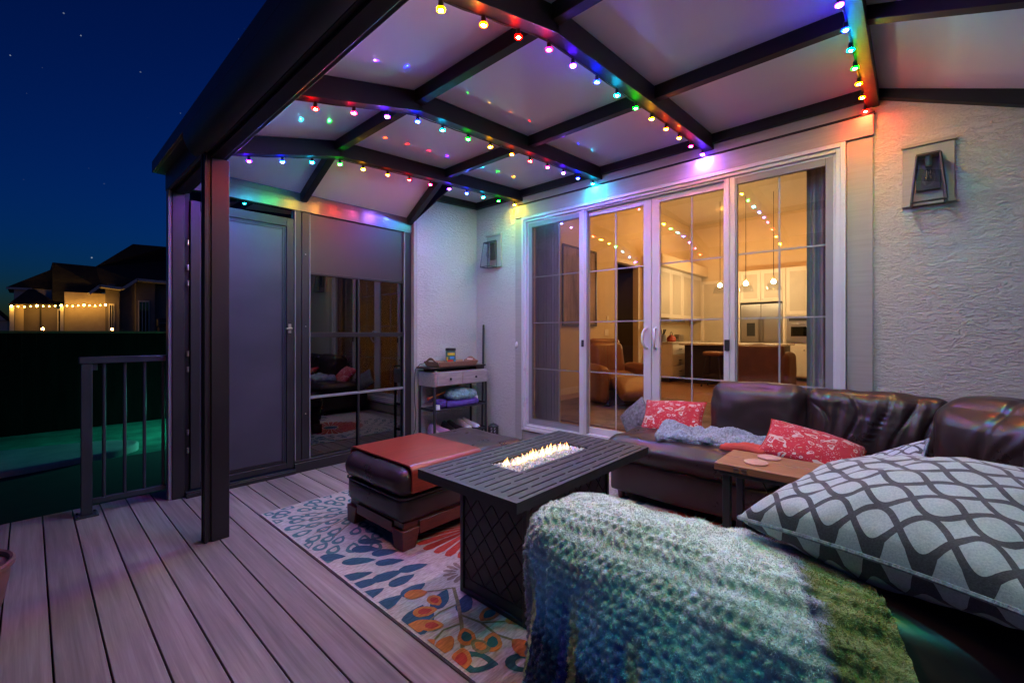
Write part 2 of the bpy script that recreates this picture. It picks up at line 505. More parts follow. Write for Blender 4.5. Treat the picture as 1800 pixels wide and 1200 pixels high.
    v = coords(nt, (70, 70, 70))
    n1 = nd(nt, 'ShaderNodeTexNoise', Scale=1.0, Detail=1.0); nt.links.new(v, n1.inputs['Vector'])
    cs = ramp(nt, n1.outputs['Fac'], [(0.3, (0.35, 0.55, 0.5)), (0.55, (0.85, 0.9, 0.85)), (0.75, (0.9, 0.8, 0.6))])
    b = principled(nt, out, cs, 0.06, spec=0.9, coat=0.6)
    # flame: yellow core fading to orange along its height
    m, nt, out = new_mat('flame')
    tc = nd(nt, 'ShaderNodeTexCoord')
    sx = nd(nt, 'ShaderNodeSeparateXYZ'); nt.links.new(tc.outputs['UV'], sx.inputs[0])
    cs = ramp(nt, sx.outputs[1], [(0.0, (1.0, 0.72, 0.34)), (0.55, (1.0, 0.52, 0.16)), (1.0, (1.0, 0.30, 0.06))])
    e = nd(nt, 'ShaderNodeEmission', Strength=9.0); nt.links.new(cs, e.inputs['Color'])
    t = nd(nt, 'ShaderNodeBsdfTransparent')
    fac = ramp(nt, sx.outputs[1], [(0.0, (0.9, 0.9, 0.9)), (1.0, (0.35, 0.35, 0.35))])
    mx = nd(nt, 'ShaderNodeMixShader'); nt.links.new(fac, mx.inputs[0])
    nt.links.new(t.outputs[0], mx.inputs[1]); nt.links.new(e.outputs[0], mx.inputs[2])
    nt.links.new(mx.outputs[0], out.inputs['Surface'])

    emitter('room_lamp', (1.0, 0.43, 0.11), ROOM)
    emitter('pendant_bulb', (1.0, 0.72, 0.38), 900)
    emitter('porch_bulb', (1.0, 0.47, 0.07), 125)
    emitter('cap_light', (1.0, 0.35, 0.08), 130)
    emitter('added_lawn_light', (0.09, 1.0, 0.78), 2000)
    emitter('red_led', (1.0, 0.05, 0.02), 4)
    for k, c in HUES.items():
        emitter('bulb_' + k, c, BULB * GAIN.get(k, 1))
        emitter('halo_ring_' + k, tuple(v ** 3 for v in c), 185.0 * GAIN.get(k, 1))  # glowing ring added round each bulb, for its halo and light on the roof
    for k, c in (('yellow', (0.6, 0.42, 0.03)), ('red', (0.5, 0.03, 0.02)), ('blue', (0.05, 0.25, 0.5)), ('green', (0.05, 0.14, 0.09))):
        simple('label_' + k, c, 0.4, var=0.05)


HUES = {'purple': (0.38, 0.05, 1.0), 'violet': (0.42, 0.16, 1.0), 'blue': (0.06, 0.14, 1.0), 'cyan': (0.015, 0.74, 0.90),
        'green': (0.02, 0.88, 0.10), 'yellow': (0.92, 0.66, 0.02), 'orange': (1.0, 0.36, 0.025), 'red': (1.0, 0.05, 0.015),
        'pink': (1.0, 0.10, 0.34)}
GAIN = {'violet': 1.6, 'cyan': 1.3, 'green': 1.0, 'yellow': 0.85, 'orange': 0.8, 'red': 0.85, 'pink': 0.6, 'blue': 2.0, 'purple': 1.6}
make_materials()


# ------------------------------------------------------------------ builders
WL = {}           # world location of each object's origin


class MB:
    """collects faces (world coordinates) and links them as ONE mesh object"""

    def __init__(s):
        s.v, s.f, s.m, s.uv = [], [], [], []

    def add(s, vs, fs, mi=0, uvs=None):
        o = len(s.v)
        s.v += [tuple(p) for p in vs]
        for k, f in enumerate(fs):
            s.f.append(tuple(i + o for i in f))
            s.m.append(mi)
            s.uv.append([uvs[i] for i in f] if uvs is not None else None)
        return s

    def box(s, x0, x1, y0, y1, z0, z1, mi=0):
        if x0 > x1: x0, x1 = x1, x0
        if y0 > y1: y0, y1 = y1, y0
        if z0 > z1: z0, z1 = z1, z0
        vs = [(x0, y0, z0), (x1, y0, z0), (x1, y1, z0), (x0, y1, z0), (x0, y0, z1), (x1, y0, z1), (x1, y1, z1), (x0, y1, z1)]
        fs = [(0, 3, 2, 1), (4, 5, 6, 7), (0, 1, 5, 4), (1, 2, 6, 5), (2, 3, 7, 6), (3, 0, 4, 7)]
        return s.add(vs, fs, mi)

    def obox(s, c, size, mat3, mi=0):
        hx, hy, hz = (k / 2 for k in size)
        vs = []
        for z in (-hz, hz):
            for x, y in ((-hx, -hy), (hx, -hy), (hx, hy), (-hx, hy)):
                vs.append(Vector(c) + mat3 @ Vector((x, y, z)))
        fs = [(0, 3, 2, 1), (4, 5, 6, 7), (0, 1, 5, 4), (1, 2, 6, 5), (2, 3, 7, 6), (3, 0, 4, 7)]
        return s.add(vs, fs, mi)

    def beam(s, a, b, w, hgt, up=(0, 0, 1), mi=0):
        """bar from a to b; a and b are the middle of its TOP face"""
        a, b = Vector(a), Vector(b)
        d = (b - a).normalized()
        side = d.cross(Vector(up)).normalized()
        upv = side.cross(d).normalized()
        vs = []
        for p in (a, b):
            for sx, sz in ((-1, 0), (1, 0), (1, -1), (-1, -1)):
                vs.append(p + side * (sx * w / 2) + upv * (sz * hgt))
        fs = [(0, 1, 2, 3), (7, 6, 5, 4), (0, 4, 5, 1), (1, 5, 6, 2), (2, 6, 7, 3), (3, 7, 4, 0)]
        return s.add(vs, fs, mi)

    def prism(s, poly, axis, a, b, mi=0):
        """poly: 2D points; axis 0/1/2 is the extrusion axis"""
        def put(p, t):
            q = [0, 0, 0]
            o = [k for k in range(3) if k != axis]
            q[axis] = t; q[o[0]] = p[0]; q[o[1]] = p[1]
            return tuple(q)
        n = len(poly)
        vs = [put(p, a) for p in poly] + [put(p, b) for p in poly]
        fs = [tuple(range(n))[::-1], tuple(range(n, 2 * n))]
        fs += [(i, (i + 1) % n, n + (i + 1) % n, n + i) for i in range(n)]
        return s.add(vs, fs, mi)

    def tube(s, pts, r, seg=8, mi=0, cap=True):
        pts = [Vector(p) for p in pts]
        rs = r if isinstance(r, (list, tuple)) else [r] * len(pts)
        rings = []
        prev = None
        for i, p in enumerate(pts):
            d = (pts[min(i + 1, len(pts) - 1)] - pts[max(i - 1, 0)]).normalized()
            if prev is None:
                ref = Vector((0, 0, 1)) if abs(d.z) < 0.9 else Vector((1, 0, 0))
                u = d.cross(ref).normalized()
            else:
                u = (prev - d * prev.dot(d)).normalized()
            w = d.cross(u)
            prev = u
            rings.append([p + (u * math.cos(t) + w * math.sin(t)) * rs[i] for t in (2 * math.pi * k / seg for k in range(seg))])
        vs = [q for ring in rings for q in ring]
        fs = []
        for i in range(len(pts) - 1):
            for k in range(seg):
                a, b = i * seg + k, i * seg + (k + 1) % seg
                fs.append((a, b, b + seg, a + seg))
        if cap:
            fs.append(tuple(range(seg))[::-1])
            fs.append(tuple(range((len(pts) - 1) * seg, len(pts) * seg)))
        return s.add(vs, fs, mi)

    def lathe(s, prof, c, seg=24, mi=0, sx=1, sy=1):
        """prof: (radius, z) from bottom to top around c"""
        vs, fs = [], []
        for r, z in prof:
            for k in range(seg):
                t = 2 * math.pi * k / seg
                vs.append((c[0] + r * math.cos(t) * sx, c[1] + r * math.sin(t) * sy, c[2] + z))
        for i in range(len(prof) - 1):
            for k in range(seg):
                a, b = i * seg + k, i * seg + (k + 1) % seg
                fs.append((a, b, b + seg, a + seg))
        if prof[0][0] > 1e-5: fs.append(tuple(range(seg))[::-1])
        if prof[-1][0] > 1e-5: fs.append(tuple(range((len(prof) - 1) * seg, len(prof) * seg)))
        return s.add(vs, fs, mi)

    def ico(s, c, r, sub=2, mi=0, scale=(1, 1, 1)):
        bm = bmesh.new()
        bmesh.ops.create_icosphere(bm, subdivisions=sub, radius=r)
        vs = [(c[0] + v.co.x * scale[0], c[1] + v.co.y * scale[1], c[2] + v.co.z * scale[2]) for v in bm.verts]
        fs = [tuple(v.index for v in f.verts) for f in bm.faces]
        bm.free()
        return s.add(vs, fs, mi)

    def build(s, name, mats, parent=None, bevel=0.0, seg=2, smooth=True, angle=38, loc=None):
        if isinstance(mats, str): mats = [mats]
        if parent is not None:
            L = WL[parent]
        elif loc is not None:
            L = Vector(loc)
        else:
            xs = np.array(s.v)
            lo, hi = xs.min(0), xs.max(0)
            L = Vector(((lo[0] + hi[0]) / 2, (lo[1] + hi[1]) / 2, lo[2]))
        me = bpy.data.meshes.new(name)
        arr = np.array(s.v, dtype=float) - np.array(L)
        me.from_pydata(arr.tolist(), [], s.f)
        for k in mats: me.materials.append(MATS[k])
        me.polygons.foreach_set('material_index', s.m)
        if any(u is not None for u in s.uv):
            lay = me.uv_layers.new(name='UVMap')
            flat = []
            for u, f in zip(s.uv, s.f):
                for k in range(len(f)):
                    flat += list(u[k]) if u is not None else [0, 0]
            lay.data.foreach_set('uv', flat)
        if smooth:
            me.shade_smooth()
            if angle: me.set_sharp_from_angle(angle=R(angle))
        me.validate()
        me.update()
        o = bpy.data.objects.new(name, me)
        COL.objects.link(o)
        if parent is not None:
            o.parent = parent
        else:
            o.location = L
        WL[o] = L
        if bevel:
            md = o.modifiers.new('edge', 'BEVEL')
            md.width = bevel; md.segments = seg; md.limit_method = 'ANGLE'; md.angle_limit = R(40)
        return o


def tag(o, label=None, cat=None, group=None, kind=None):
    if label: o['label'] = label
    if cat: o['category'] = cat
    if group: o['group'] = group
    if kind: o['kind'] = kind
    return o


def thing(name, label, cat, loc, group=None):
    o = bpy.data.objects.new(name, None)
    o.empty_display_size = 0.1
    COL.objects.link(o)
    o.location = loc
    WL[o] = Vector(loc)
    return tag(o, label, cat, group)


def copy_tree(root, dloc, label=None):
    """copy of a thing with its parts and sub-parts, shifted by dloc"""
    def rec(o, par):
        c = o.copy(); COL.objects.link(c); c.parent = par
        WL[c] = WL[o] + Vector(dloc)
        for ch in list(o.children): rec(ch, c)
        return c
    kids = list(root.children)
    c = root.copy(); COL.objects.link(c)
    c.location = Vector(root.location) + Vector(dloc)
    WL[c] = WL[root] + Vector(dloc)
    for k in kids: rec(k, c)
    if label: c['label'] = label
    return c


def bx(name, mats, parent, x0, x1, y0, y1, z0, z1, bevel=0.0, seg=2):
    return MB().box(x0, x1, y0, y1, z0, z1).build(name, mats, parent, bevel, seg)


def rounded(mb, c, half, r, puff=(0, 0, 0), n=14, amp=0.0, nsc=3.0, rot=None, keep=None, seed=0.0, crease=None, uv=False):
    """soft box: a cube grid pushed onto a rounded box, with bulge and wrinkles"""
    half = Vector(half)
    vid = {}
    vs, fs, uvs = [], [], []
    inner = Vector((max(half.x - r, 1e-4), max(half.y - r, 1e-4), max(half.z - r, 1e-4)))

    def vert(p):
        key = tuple(round(k * n) for k in p)
        if key in vid: return vid[key]
        P = Vector(p)
        # concentrate grid lines towards the edges
        Q = Vector([math.copysign(abs(k) ** 0.8, k) for k in P])
        full = Vector((Q.x * half.x, Q.y * half.y, Q.z * half.z))
        q = Vector([max(-inner[i], min(inner[i], full[i])) for i in range(3)])
        d = full - q
        d = Vector([d[i] / max(1e-6, half[i] - inner[i]) for i in range(3)])
        if d.length > 1e-6:
            # cube corner -> sphere
            x, y, z = d
            d = Vector((x * math.sqrt(max(0, 1 - y * y / 2 - z * z / 2 + y * y * z * z / 3)),
                        y * math.sqrt(max(0, 1 - z * z / 2 - x * x / 2 + z * z * x * x / 3)),
                        z * math.sqrt(max(0, 1 - x * x / 2 - y * y / 2 + x * x * y * y / 3))))
        pos = q + d * r
        pos.x += puff[0] * P.x * (1 - P.y ** 2) * (1 - P.z ** 2)
        pos.y += puff[1] * P.y * (1 - P.x ** 2) * (1 - P.z ** 2)
        pos.z += puff[2] * P.z * (1 - P.x ** 2) * (1 - P.y ** 2)
        nrm = Vector((P.x / half.x, P.y / half.y, P.z / half.z)).normalized()
        if amp:
            a = mnoise.fractal(pos * nsc + Vector((seed, seed * 1.7, seed * 0.3)), 1.0, 2.0, 4)
            pos += nrm * (amp * a)
        if crease:
            pos += nrm * crease(P, pos)
        if rot is not None: pos = rot @ pos
        pos += Vector(c)
        vid[key] = len(vs)
        vs.append(pos)
        return vid[key]

    g = [-1 + 2 * i / n for i in range(n + 1)]
    for ax in range(3):
        for sgn in (-1, 1):
            for i in range(n):
                for j in range(n):
                    quad = []
                    for a, b in ((g[i], g[j]), (g[i + 1], g[j]), (g[i + 1], g[j + 1]), (g[i], g[j + 1])):
                        p = [0, 0, 0]
                        p[ax] = sgn; p[(ax + 1) % 3] = a; p[(ax + 2) % 3] = b
                        quad.append(tuple(p))
                    if keep and not keep(quad): continue
                    ids = [vert(p) for p in quad]
                    if sgn < 0: ids = ids[::-1]
                    fs.append(tuple(ids))
    mb.add(vs, fs)
    return mb


def pillow(name, mat, c, size, thick, rot, label, cat, group=None, pipe=None, seed=0.0, n=36, wr=0.012):
    """square scatter cushion: two puffed sheets pinched at the corners, with a piped rim"""
    root = thing(name, label, cat, c, group)
    mb = MB()
    a, b = size[0] / 2, size[1] / 2
    rim = []
    for sgn in (1, -1):
        vs, uvs, fs = [], [], []
        for i in range(n + 1):
            for j in range(n + 1):
                u, v = -1 + 2 * i / n, -1 + 2 * j / n
                u = math.copysign(abs(u) ** 0.85, u); v = math.copysign(abs(v) ** 0.85, v)
                pinch = 0.075
                x = a * u * (1 - pinch * (1 - v * v) * abs(u) ** 2)
                y = b * v * (1 - pinch * (1 - u * u) * abs(v) ** 2)
                e = max(0.0, (1 - u * u) * (1 - v * v))
                z = thick / 2 * (e ** 0.37) * (1 - 0.12 * (u * u + v * v))
                p = Vector((x, y, sgn * z))
                w = mnoise.fractal(Vector((x * 5 + seed, y * 5 - seed, sgn * 3 + seed)), 1.0, 2.0, 4)
                # radial puckers near the corners
                ang = math.atan2(v, u)
                w += 0.8 * math.sin(ang * 26 + 3 * w) * max(0, (u * u * v * v) - 0.12) * 1.5
                p.z += sgn * wr * w * min(1, e * 4)
                vs.append(Vector(c) + rot @ p)
                uvs.append(((u + 1) / 2, (v + 1) / 2))
        for i in range(n):
            for j in range(n):
                q = (i * (n + 1) + j, (i + 1) * (n + 1) + j, (i + 1) * (n + 1) + j + 1, i * (n + 1) + j + 1)
                fs.append(q if sgn > 0 else q[::-1])
        mb.add(vs, fs, 0, uvs)
        if sgn > 0:
            idx = [(i, 0) for i in range(n)] + [(n, j) for j in range(n)] + [(i, n) for i in range(n, 0, -1)] + [(0, j) for j in range(n, 0, -1)]
            rim = [vs[i * (n + 1) + j] for i, j in idx]
    o = mb.build('cover', mat, root, angle=None)
    if pipe:
        MB().tube(rim + [rim[0]], 0.0055, 6, cap=False).build('piping', pipe, root)
    return root


# ------------------------------------------------------------------ setting: ground, deck
def ground():
    mb = MB()
    n = 40
    xs = np.linspace(-60, 60, n + 1); ys = np.linspace(-30, 120, n + 1)
    vs = [(x, y, -0.62 + 0.02 * mnoise.noise(Vector((x * .2, y * .2, 0)))) for x in xs for y in ys]
    fs = [(i * (n + 1) + j, (i + 1) * (n + 1) + j, (i + 1) * (n + 1) + j + 1, i * (n + 1) + j + 1) for i in range(n) for j in range(n)]
    tag(mb.add(vs, fs).build('lawn', 'lawn', None, loc=(0, 0, -0.62)), kind='structure')
    # rounded pale paving pad and the dark bed in front of it
    n = 48
    ring = [(-1.25 + 2.45 * math.copysign(abs(math.cos(t)) ** 0.8, math.cos(t)), 9.35 + 0.82 * math.sin(t)) for t in [2 * math.pi * k / n for k in range(n)]]
    vs = [(x, y, -0.50) for x, y in ring] + [(x * 1.0, y, -0.66) for x, y in ring]
    tag(MB().add(vs, [tuple(range(n)), tuple(range(n, 2 * n))[::-1]] + [(i, n + i, n + (i + 1) % n, (i + 1) % n) for i in range(n)]
                 ).build('paving', 'paving', None, 0.03, 3), kind='structure')
    tag(MB().box(-8, 2.6, 4.3, 8.75, -0.70, -0.585).build('ground', 'soil', None, 0.01), kind='structure')


def deck():
    base = MB()
    base.box(-3.2, 3.9, -2.6, 4.36, -0.62, -0.05)
    root = base.build('deck', 'soil', None, loc=(0, 0, 0))
    tag(root, kind='structure')
    me = None
    pitch, gap = 0.144, 0.0062
    k0 = -23
    for k in range(k0, 27):
        x = 0.059 + pitch * k
        if x + pitch > 3.95: break
        end = 4.42 if x < 0.7 else 4.14
        mb = MB()
        mb.box(x + gap / 2, x + pitch - gap / 2, -2.6, end, -0.025, 0.0)
        # object origin in the board's middle so that its grain offset is its own
        mb.build('deck_board', 'deck_board', root, bevel=0.0025, seg=2)


ground()
deck()

# ------------------------------------------------------------------ the house
XH = 3.82
STUB = 4.08


def house():
    root = thing('house', 'pale stucco house with white sliding patio doors and lit rooms inside', 'house', (6.0, 1.0, 0))
    # outside walls
    bx('stucco_wall', 'stucco', root, XH, XH + 0.14, 3.30, STUB + 0.6, -0.05, 4.5)
    bx('stucco_wall', 'stucco', root, XH, XH + 0.14, -4.0, 0.32, -0.05, 4.5)
    bx('stucco_wall', 'stucco', root, XH + 0.001, XH + 0.14, 0.32, 3.30, 2.585, 4.5)
    bx('stucco_wall', 'stucco', root, XH + 0.002, XH + 0.14, 0.32, 3.30, -0.05, 0.155)
    bx('return_wall', 'stucco', root, 2.905, XH - 0.002, STUB, STUB + 0.16, -0.05, 4.5)
    bx('corner_trim', 'trim_paint', root, 2.862, 2.909, STUB - 0.012, STUB + 0.15, 0.0, 4.4, 0.003)
    bx('base_flashing', 'black_aluminium', root, 2.91, XH - 0.02, STUB - 0.02, STUB + 0.002, 0.0, 0.035)
    bx('base_flashing', 'black_aluminium', root, XH - 0.02, XH + 0.002, 3.42, STUB - 0.022, 0.0, 0.035)
    # trim boards round the doors
    bx('trim_board', 'trim_paint', root, XH - 0.022, XH + 0.01, 3.292, 3.401, 0.04, 2.575, 0.003)
    bx('trim_board', 'trim_paint', root, XH - 0.022, XH + 0.01, 0.187, 0.328, 0.04, 2.572, 0.003)
    bx('trim_header', 'trim_paint', root, XH - 0.030, XH + 0.01, 0.183, 3.403, 2.582, 2.722, 0.003)
    bx('header_cap', 'black_aluminium', root, XH - 0.045, XH + 0.01, 0.176, 3.407, 2.7235, 2.732)
    bx('frieze_board', 'trim_paint', root, XH - 0.014, XH + 0.01, 0.19, 3.40, 2.733, 2.83, 0.003)
    bx('door_skirt', 'trim_paint', root, XH - 0.02, XH + 0.008, 0.331, 3.288, 0.02, 0.15, 0.003)

    # door frame: stepped white vinyl
    f = MB()
    y0, y1, z0, z1 = 0.331, 3.288, 0.162, 2.576
    for t, xa, xb, in0 in ((0.030, XH - 0.045, XH + 0.11, 0.0), (0.028, XH - 0.028, XH + 0.10, 0.030), (0.016, XH - 0.006, XH + 0.10, 0.058)):
        a, b, c, d = y0 + in0, y1 - in0, z0 + in0, z1 - in0
        f.box(xa, xb, a, a + t, c, d); f.box(xa, xb, b - t, b, c, d)
        f.box(xa, xb, a + t, b - t, d - t, d); f.box(xa, xb, a + t, b - t, c, c + t)
    f.build('door_frame', 'white_vinyl', root, 0.002)

    def panel(name, ya, yb, x, frame_mat, stile, mesh=False, lab=None, lw=None, rw=None):
        lw = lw or stile; rw = rw or stile
        za, zb = 0.225, 2.51
        p = MB()
        p.box(x, x + 0.035, ya, ya + rw, za, zb); p.box(x, x + 0.035, yb - lw, yb, za, zb)
        p.box(x, x + 0.035, ya + rw, yb - lw, za, za + 0.075); p.box(x, x + 0.035, ya + rw, yb - lw, zb - 0.06, zb)
        po = p.build(name, frame_mat, root, 0.003)
        if lab: po['label'] = lab
        ga, gb = ya + rw, yb - lw
        MB().box(x + 0.014, x + 0.020, ga - 0.005, gb + 0.005, za + 0.07, zb - 0.055).build('pane', 'clear_glass', po)
        for z in (0.862, 1.375, 1.890):
            MB().box(x + 0.022, x + 0.030, ga, gb, z - 0.006, z + 0.006).build('muntin', 'white_vinyl', po)
        ym = (ga + gb) / 2
        MB().box(x + 0.0225, x + 0.0295, ym - 0.006, ym + 0.006, za + 0.076, zb - 0.061).build('muntin', 'white_vinyl', po)
        if mesh:
            MB().add([(x - 0.004, ga, za + .07), (x - 0.004, gb, za + .07), (x - 0.004, gb, zb - .055), (x - 0.004, ga, zb - .055)],
                     [(0, 3, 2, 1)]).build('insect_screen', 'insect_mesh', po)
        return po
    p1 = panel('door_panel', 2.435, 3.215, XH - 0.004, 'grey_vinyl', 0.05, mesh=True, lab='left fixed panel behind a grey insect screen', rw=0.012)
    p4 = panel('door_panel', 0.400, 1.060, XH - 0.004, 'grey_vinyl', 0.05, lab='right fixed panel with a grey frame', lw=0.03)
    p2 = panel('door_panel', 1.772, 2.52, XH + 0.036, 'white_vinyl', 0.075)
    p3 = panel('door_panel', 1.055, 1.766, XH + 0.036, 'white_vinyl', 0.075)
    # interlocking posts in front of the sliding leaves
    m = MB(); m.box(XH - 0.012, XH + 0.030, 2.447, 2.527, 0.222, 2.515); m.box(XH - 0.022, XH - 0.012, 2.462, 2.490, 0.222, 2.515)
    m.build('meeting_post', 'white_vinyl', root, 0.003)
    m = MB(); m.box(XH - 0.012, XH + 0.030, 1.045, 1.130, 0.222, 2.515); m.box(XH - 0.022, XH - 0.012, 1.085, 1.113, 0.222, 2.515)
    m.build('meeting_post', 'white_vinyl', root, 0.003)
    for pnl, y, d in ((p2, 1.812, 1), (p3, 1.726, -1)):
        pts = [(XH + 0.036, y, 1.118), (XH - 0.008, y, 1.128), (XH - 0.030, y + 0.012 * d, 1.165), (XH - 0.034, y + 0.016 * d, 1.21),
               (XH - 0.030, y + 0.012 * d, 1.258), (XH - 0.008, y, 1.294), (XH + 0.036, y, 1.304)]
        MB().tube(pts, 0.011, 10).build('handle', 'white_vinyl', pnl)
    bx('latch', 'black_plastic', p4, XH - 0.035, XH - 0.0225, 1.080, 1.118, 1.115, 1.205, 0.003)
    bx('latch', 'black_plastic', p1, XH - 0.035, XH - 0.0225, 2.462, 2.488, 1.12, 1.19, 0.003)
    # door sensor
    MB().lathe([(0.0, 0), (0.018, 0.001), (0.018, 0.012), (0.0, 0.015)], (0, 0, 0), 16)
    s = MB().ico((XH - 0.028, 3.375, 1.13), 0.024, 2, scale=(0.5, 0.75, 1.5)).build('door_chime_button', 'white_plastic', root)

    # rooms behind the glass
    z = 0.16
    bx('room_floor', 'oak_floor', root, XH + 0.14, 12.6, -3.2, 4.7, 0.05, z)
    bx('room_ceiling', 'cream_ceiling', root, XH + 0.14, 12.6, -3.2, 4.7, 4.25, 4.35)
    bx('room_wall', 'cream_wall', root, XH + 0.14, 8.35, 4.6, 4.72, z, 4.25)
    bx('room_wall', 'cream_wall', root, 9.32, 12.6, 4.6, 4.72, z, 4.25)
    bx('room_wall', 'cream_wall', root, 8.35, 9.32, 4.601, 4.72, 2.78, 4.25)
    bx('room_wall', 'cream_wall', root, 12.5, 12.62, -3.2, 4.6, z, 4.25)
    bx('room_wall', 'cream_wall', root, XH + 0.14, 12.5, -3.32, -3.2, z, 4.25)
    bx('room_wall', 'cream_wall', root, XH + 0.141, XH + 0.16, -3.2, 0.30, z, 4.25)
    bx('room_wall', 'cream_wall', root, XH + 0.141, XH + 0.16, 3.32, 4.6, z, 4.25)
    bx('room_wall', 'cream_wall', root, XH + 0.141, XH + 0.16, 0.30, 3.32, 2.60, 4.25)
    # hall seen through the doorway
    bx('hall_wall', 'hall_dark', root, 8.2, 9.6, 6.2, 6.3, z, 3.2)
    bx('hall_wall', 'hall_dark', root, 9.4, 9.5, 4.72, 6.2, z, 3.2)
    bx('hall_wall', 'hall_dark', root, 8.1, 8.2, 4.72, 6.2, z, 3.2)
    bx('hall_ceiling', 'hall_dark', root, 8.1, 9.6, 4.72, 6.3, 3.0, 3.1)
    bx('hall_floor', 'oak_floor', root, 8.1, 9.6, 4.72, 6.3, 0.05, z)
    c = MB()
    c.box(8.27, 8.35, 4.585, 4.60, z, 2.86); c.box(9.32, 9.40, 4.585, 4.60, z, 2.86); c.box(8.35, 9.32, 4.585, 4.60, 2.78, 2.86)
    c.build('door_casing', 'cabinet_paint', root, 0.003)
    b = MB(); b.box(XH + 0.16, 8.26, 4.585, 4.60, z, z + 0.12)
    b.build('skirting', 'cabinet_paint', root, 0.003)
    bx('soffit', 'cream_wall', root, 9.5, 12.5, 4.1, 4.6, 2.80, 3.05)
    # pantry door
    pd = bx('pantry_door', 'door_paint', root, 12.46, 12.495, 3.45, 4.20, z, 2.60, 0.004)
    for za, zb in ((0.4, 1.2), (1.35, 2.45)):
        bx('door_inset', 'door_paint', pd, 12.452, 12.459, 3.57, 4.08, za, zb, 0.004)
    c = MB(); c.box(12.44, 12.499, 3.36, 3.449, z, 2.68); c.box(12.44, 12.499, 4.201, 4.29, z, 2.68); c.box(12.441, 12.499, 3.449, 4.201, 2.601, 2.68)
    c.build('door_casing', 'cabinet_paint', root, 0.003)
    # switches
    bx('light_switch', 'cabinet_paint', root, 7.84, 7.99, 4.588, 4.599, 1.22, 1.345, 0.003)
    bx('thermostat', 'cabinet_paint', root, 7.93, 8.0, 4.585, 4.599, 1.52, 1.62, 0.003)
    # recessed ceiling lamps
    for x, y in ((5.4, 2.7), (7.6, 2.9), (7.6, 0.6), (9.4, 3.4), (11.2, 3.2), (11.2, 1.2), (5.4, 0.6)):
        MB().lathe([(0.075, 0.0), (0.075, 0.02), (0.095, 0.025)], (x, y, 4.222), 20).build('recessed_lamp', 'room_lamp', root)
    return root


house()


def drape(ya, yb, label):
    mb = MB()
    n = 40
    vs, fs = [], []
    for k in range(n + 1):
        y = ya + (yb - ya) * k / n
        x = XH + 0.27 + 0.035 * math.sin(k * 1.35) + 0.008 * math.sin(k * 0.7)
        vs += [(x, y, 0.18), (x, y, 2.62), (x + .004, y, 0.18), (x + .004, y, 2.62)]
    for k in range(n):
        a = 4 * k
        fs += [(a, a + 4, a + 5, a + 1), (a + 2, a + 3, a + 7, a + 6)]
    root = thing('curtain', label, 'curtain', (XH + 0.27, (ya + yb) / 2, 0.17))
    mb.add(vs, fs).build('drape', 'drape_cloth', root, angle=None)
    MB().tube([(XH + 0.27, ya - 0.05, 2.64), (XH + 0.27, yb + 0.05, 2.64)], 0.012).build('curtain_rod', 'black_metal', root)


drape(2.99, 3.33, 'grey curtain hanging inside behind the left screened door panel')
drape(0.12, 0.60, 'grey curtain hanging inside at the right end of the sliding doors')

# ------------------------------------------------------------------ patio cover
ROOF = [(0.80, 2.535), (1.62, 2.755), (2.70, 2.828), (3.82, 2.893)]
STRING_Y = [3.36, 2.32, 1.27, 0.22]
YR, YL = -0.72, 4.13                        # where the two hipped ends come down


def zp(x):
    for (a, za), (b, zb) in zip(ROOF, ROOF[1:]):
        if x <= b: return za + (zb - za) * (x - a) / (b - a)
    return ROOF[-1][1]


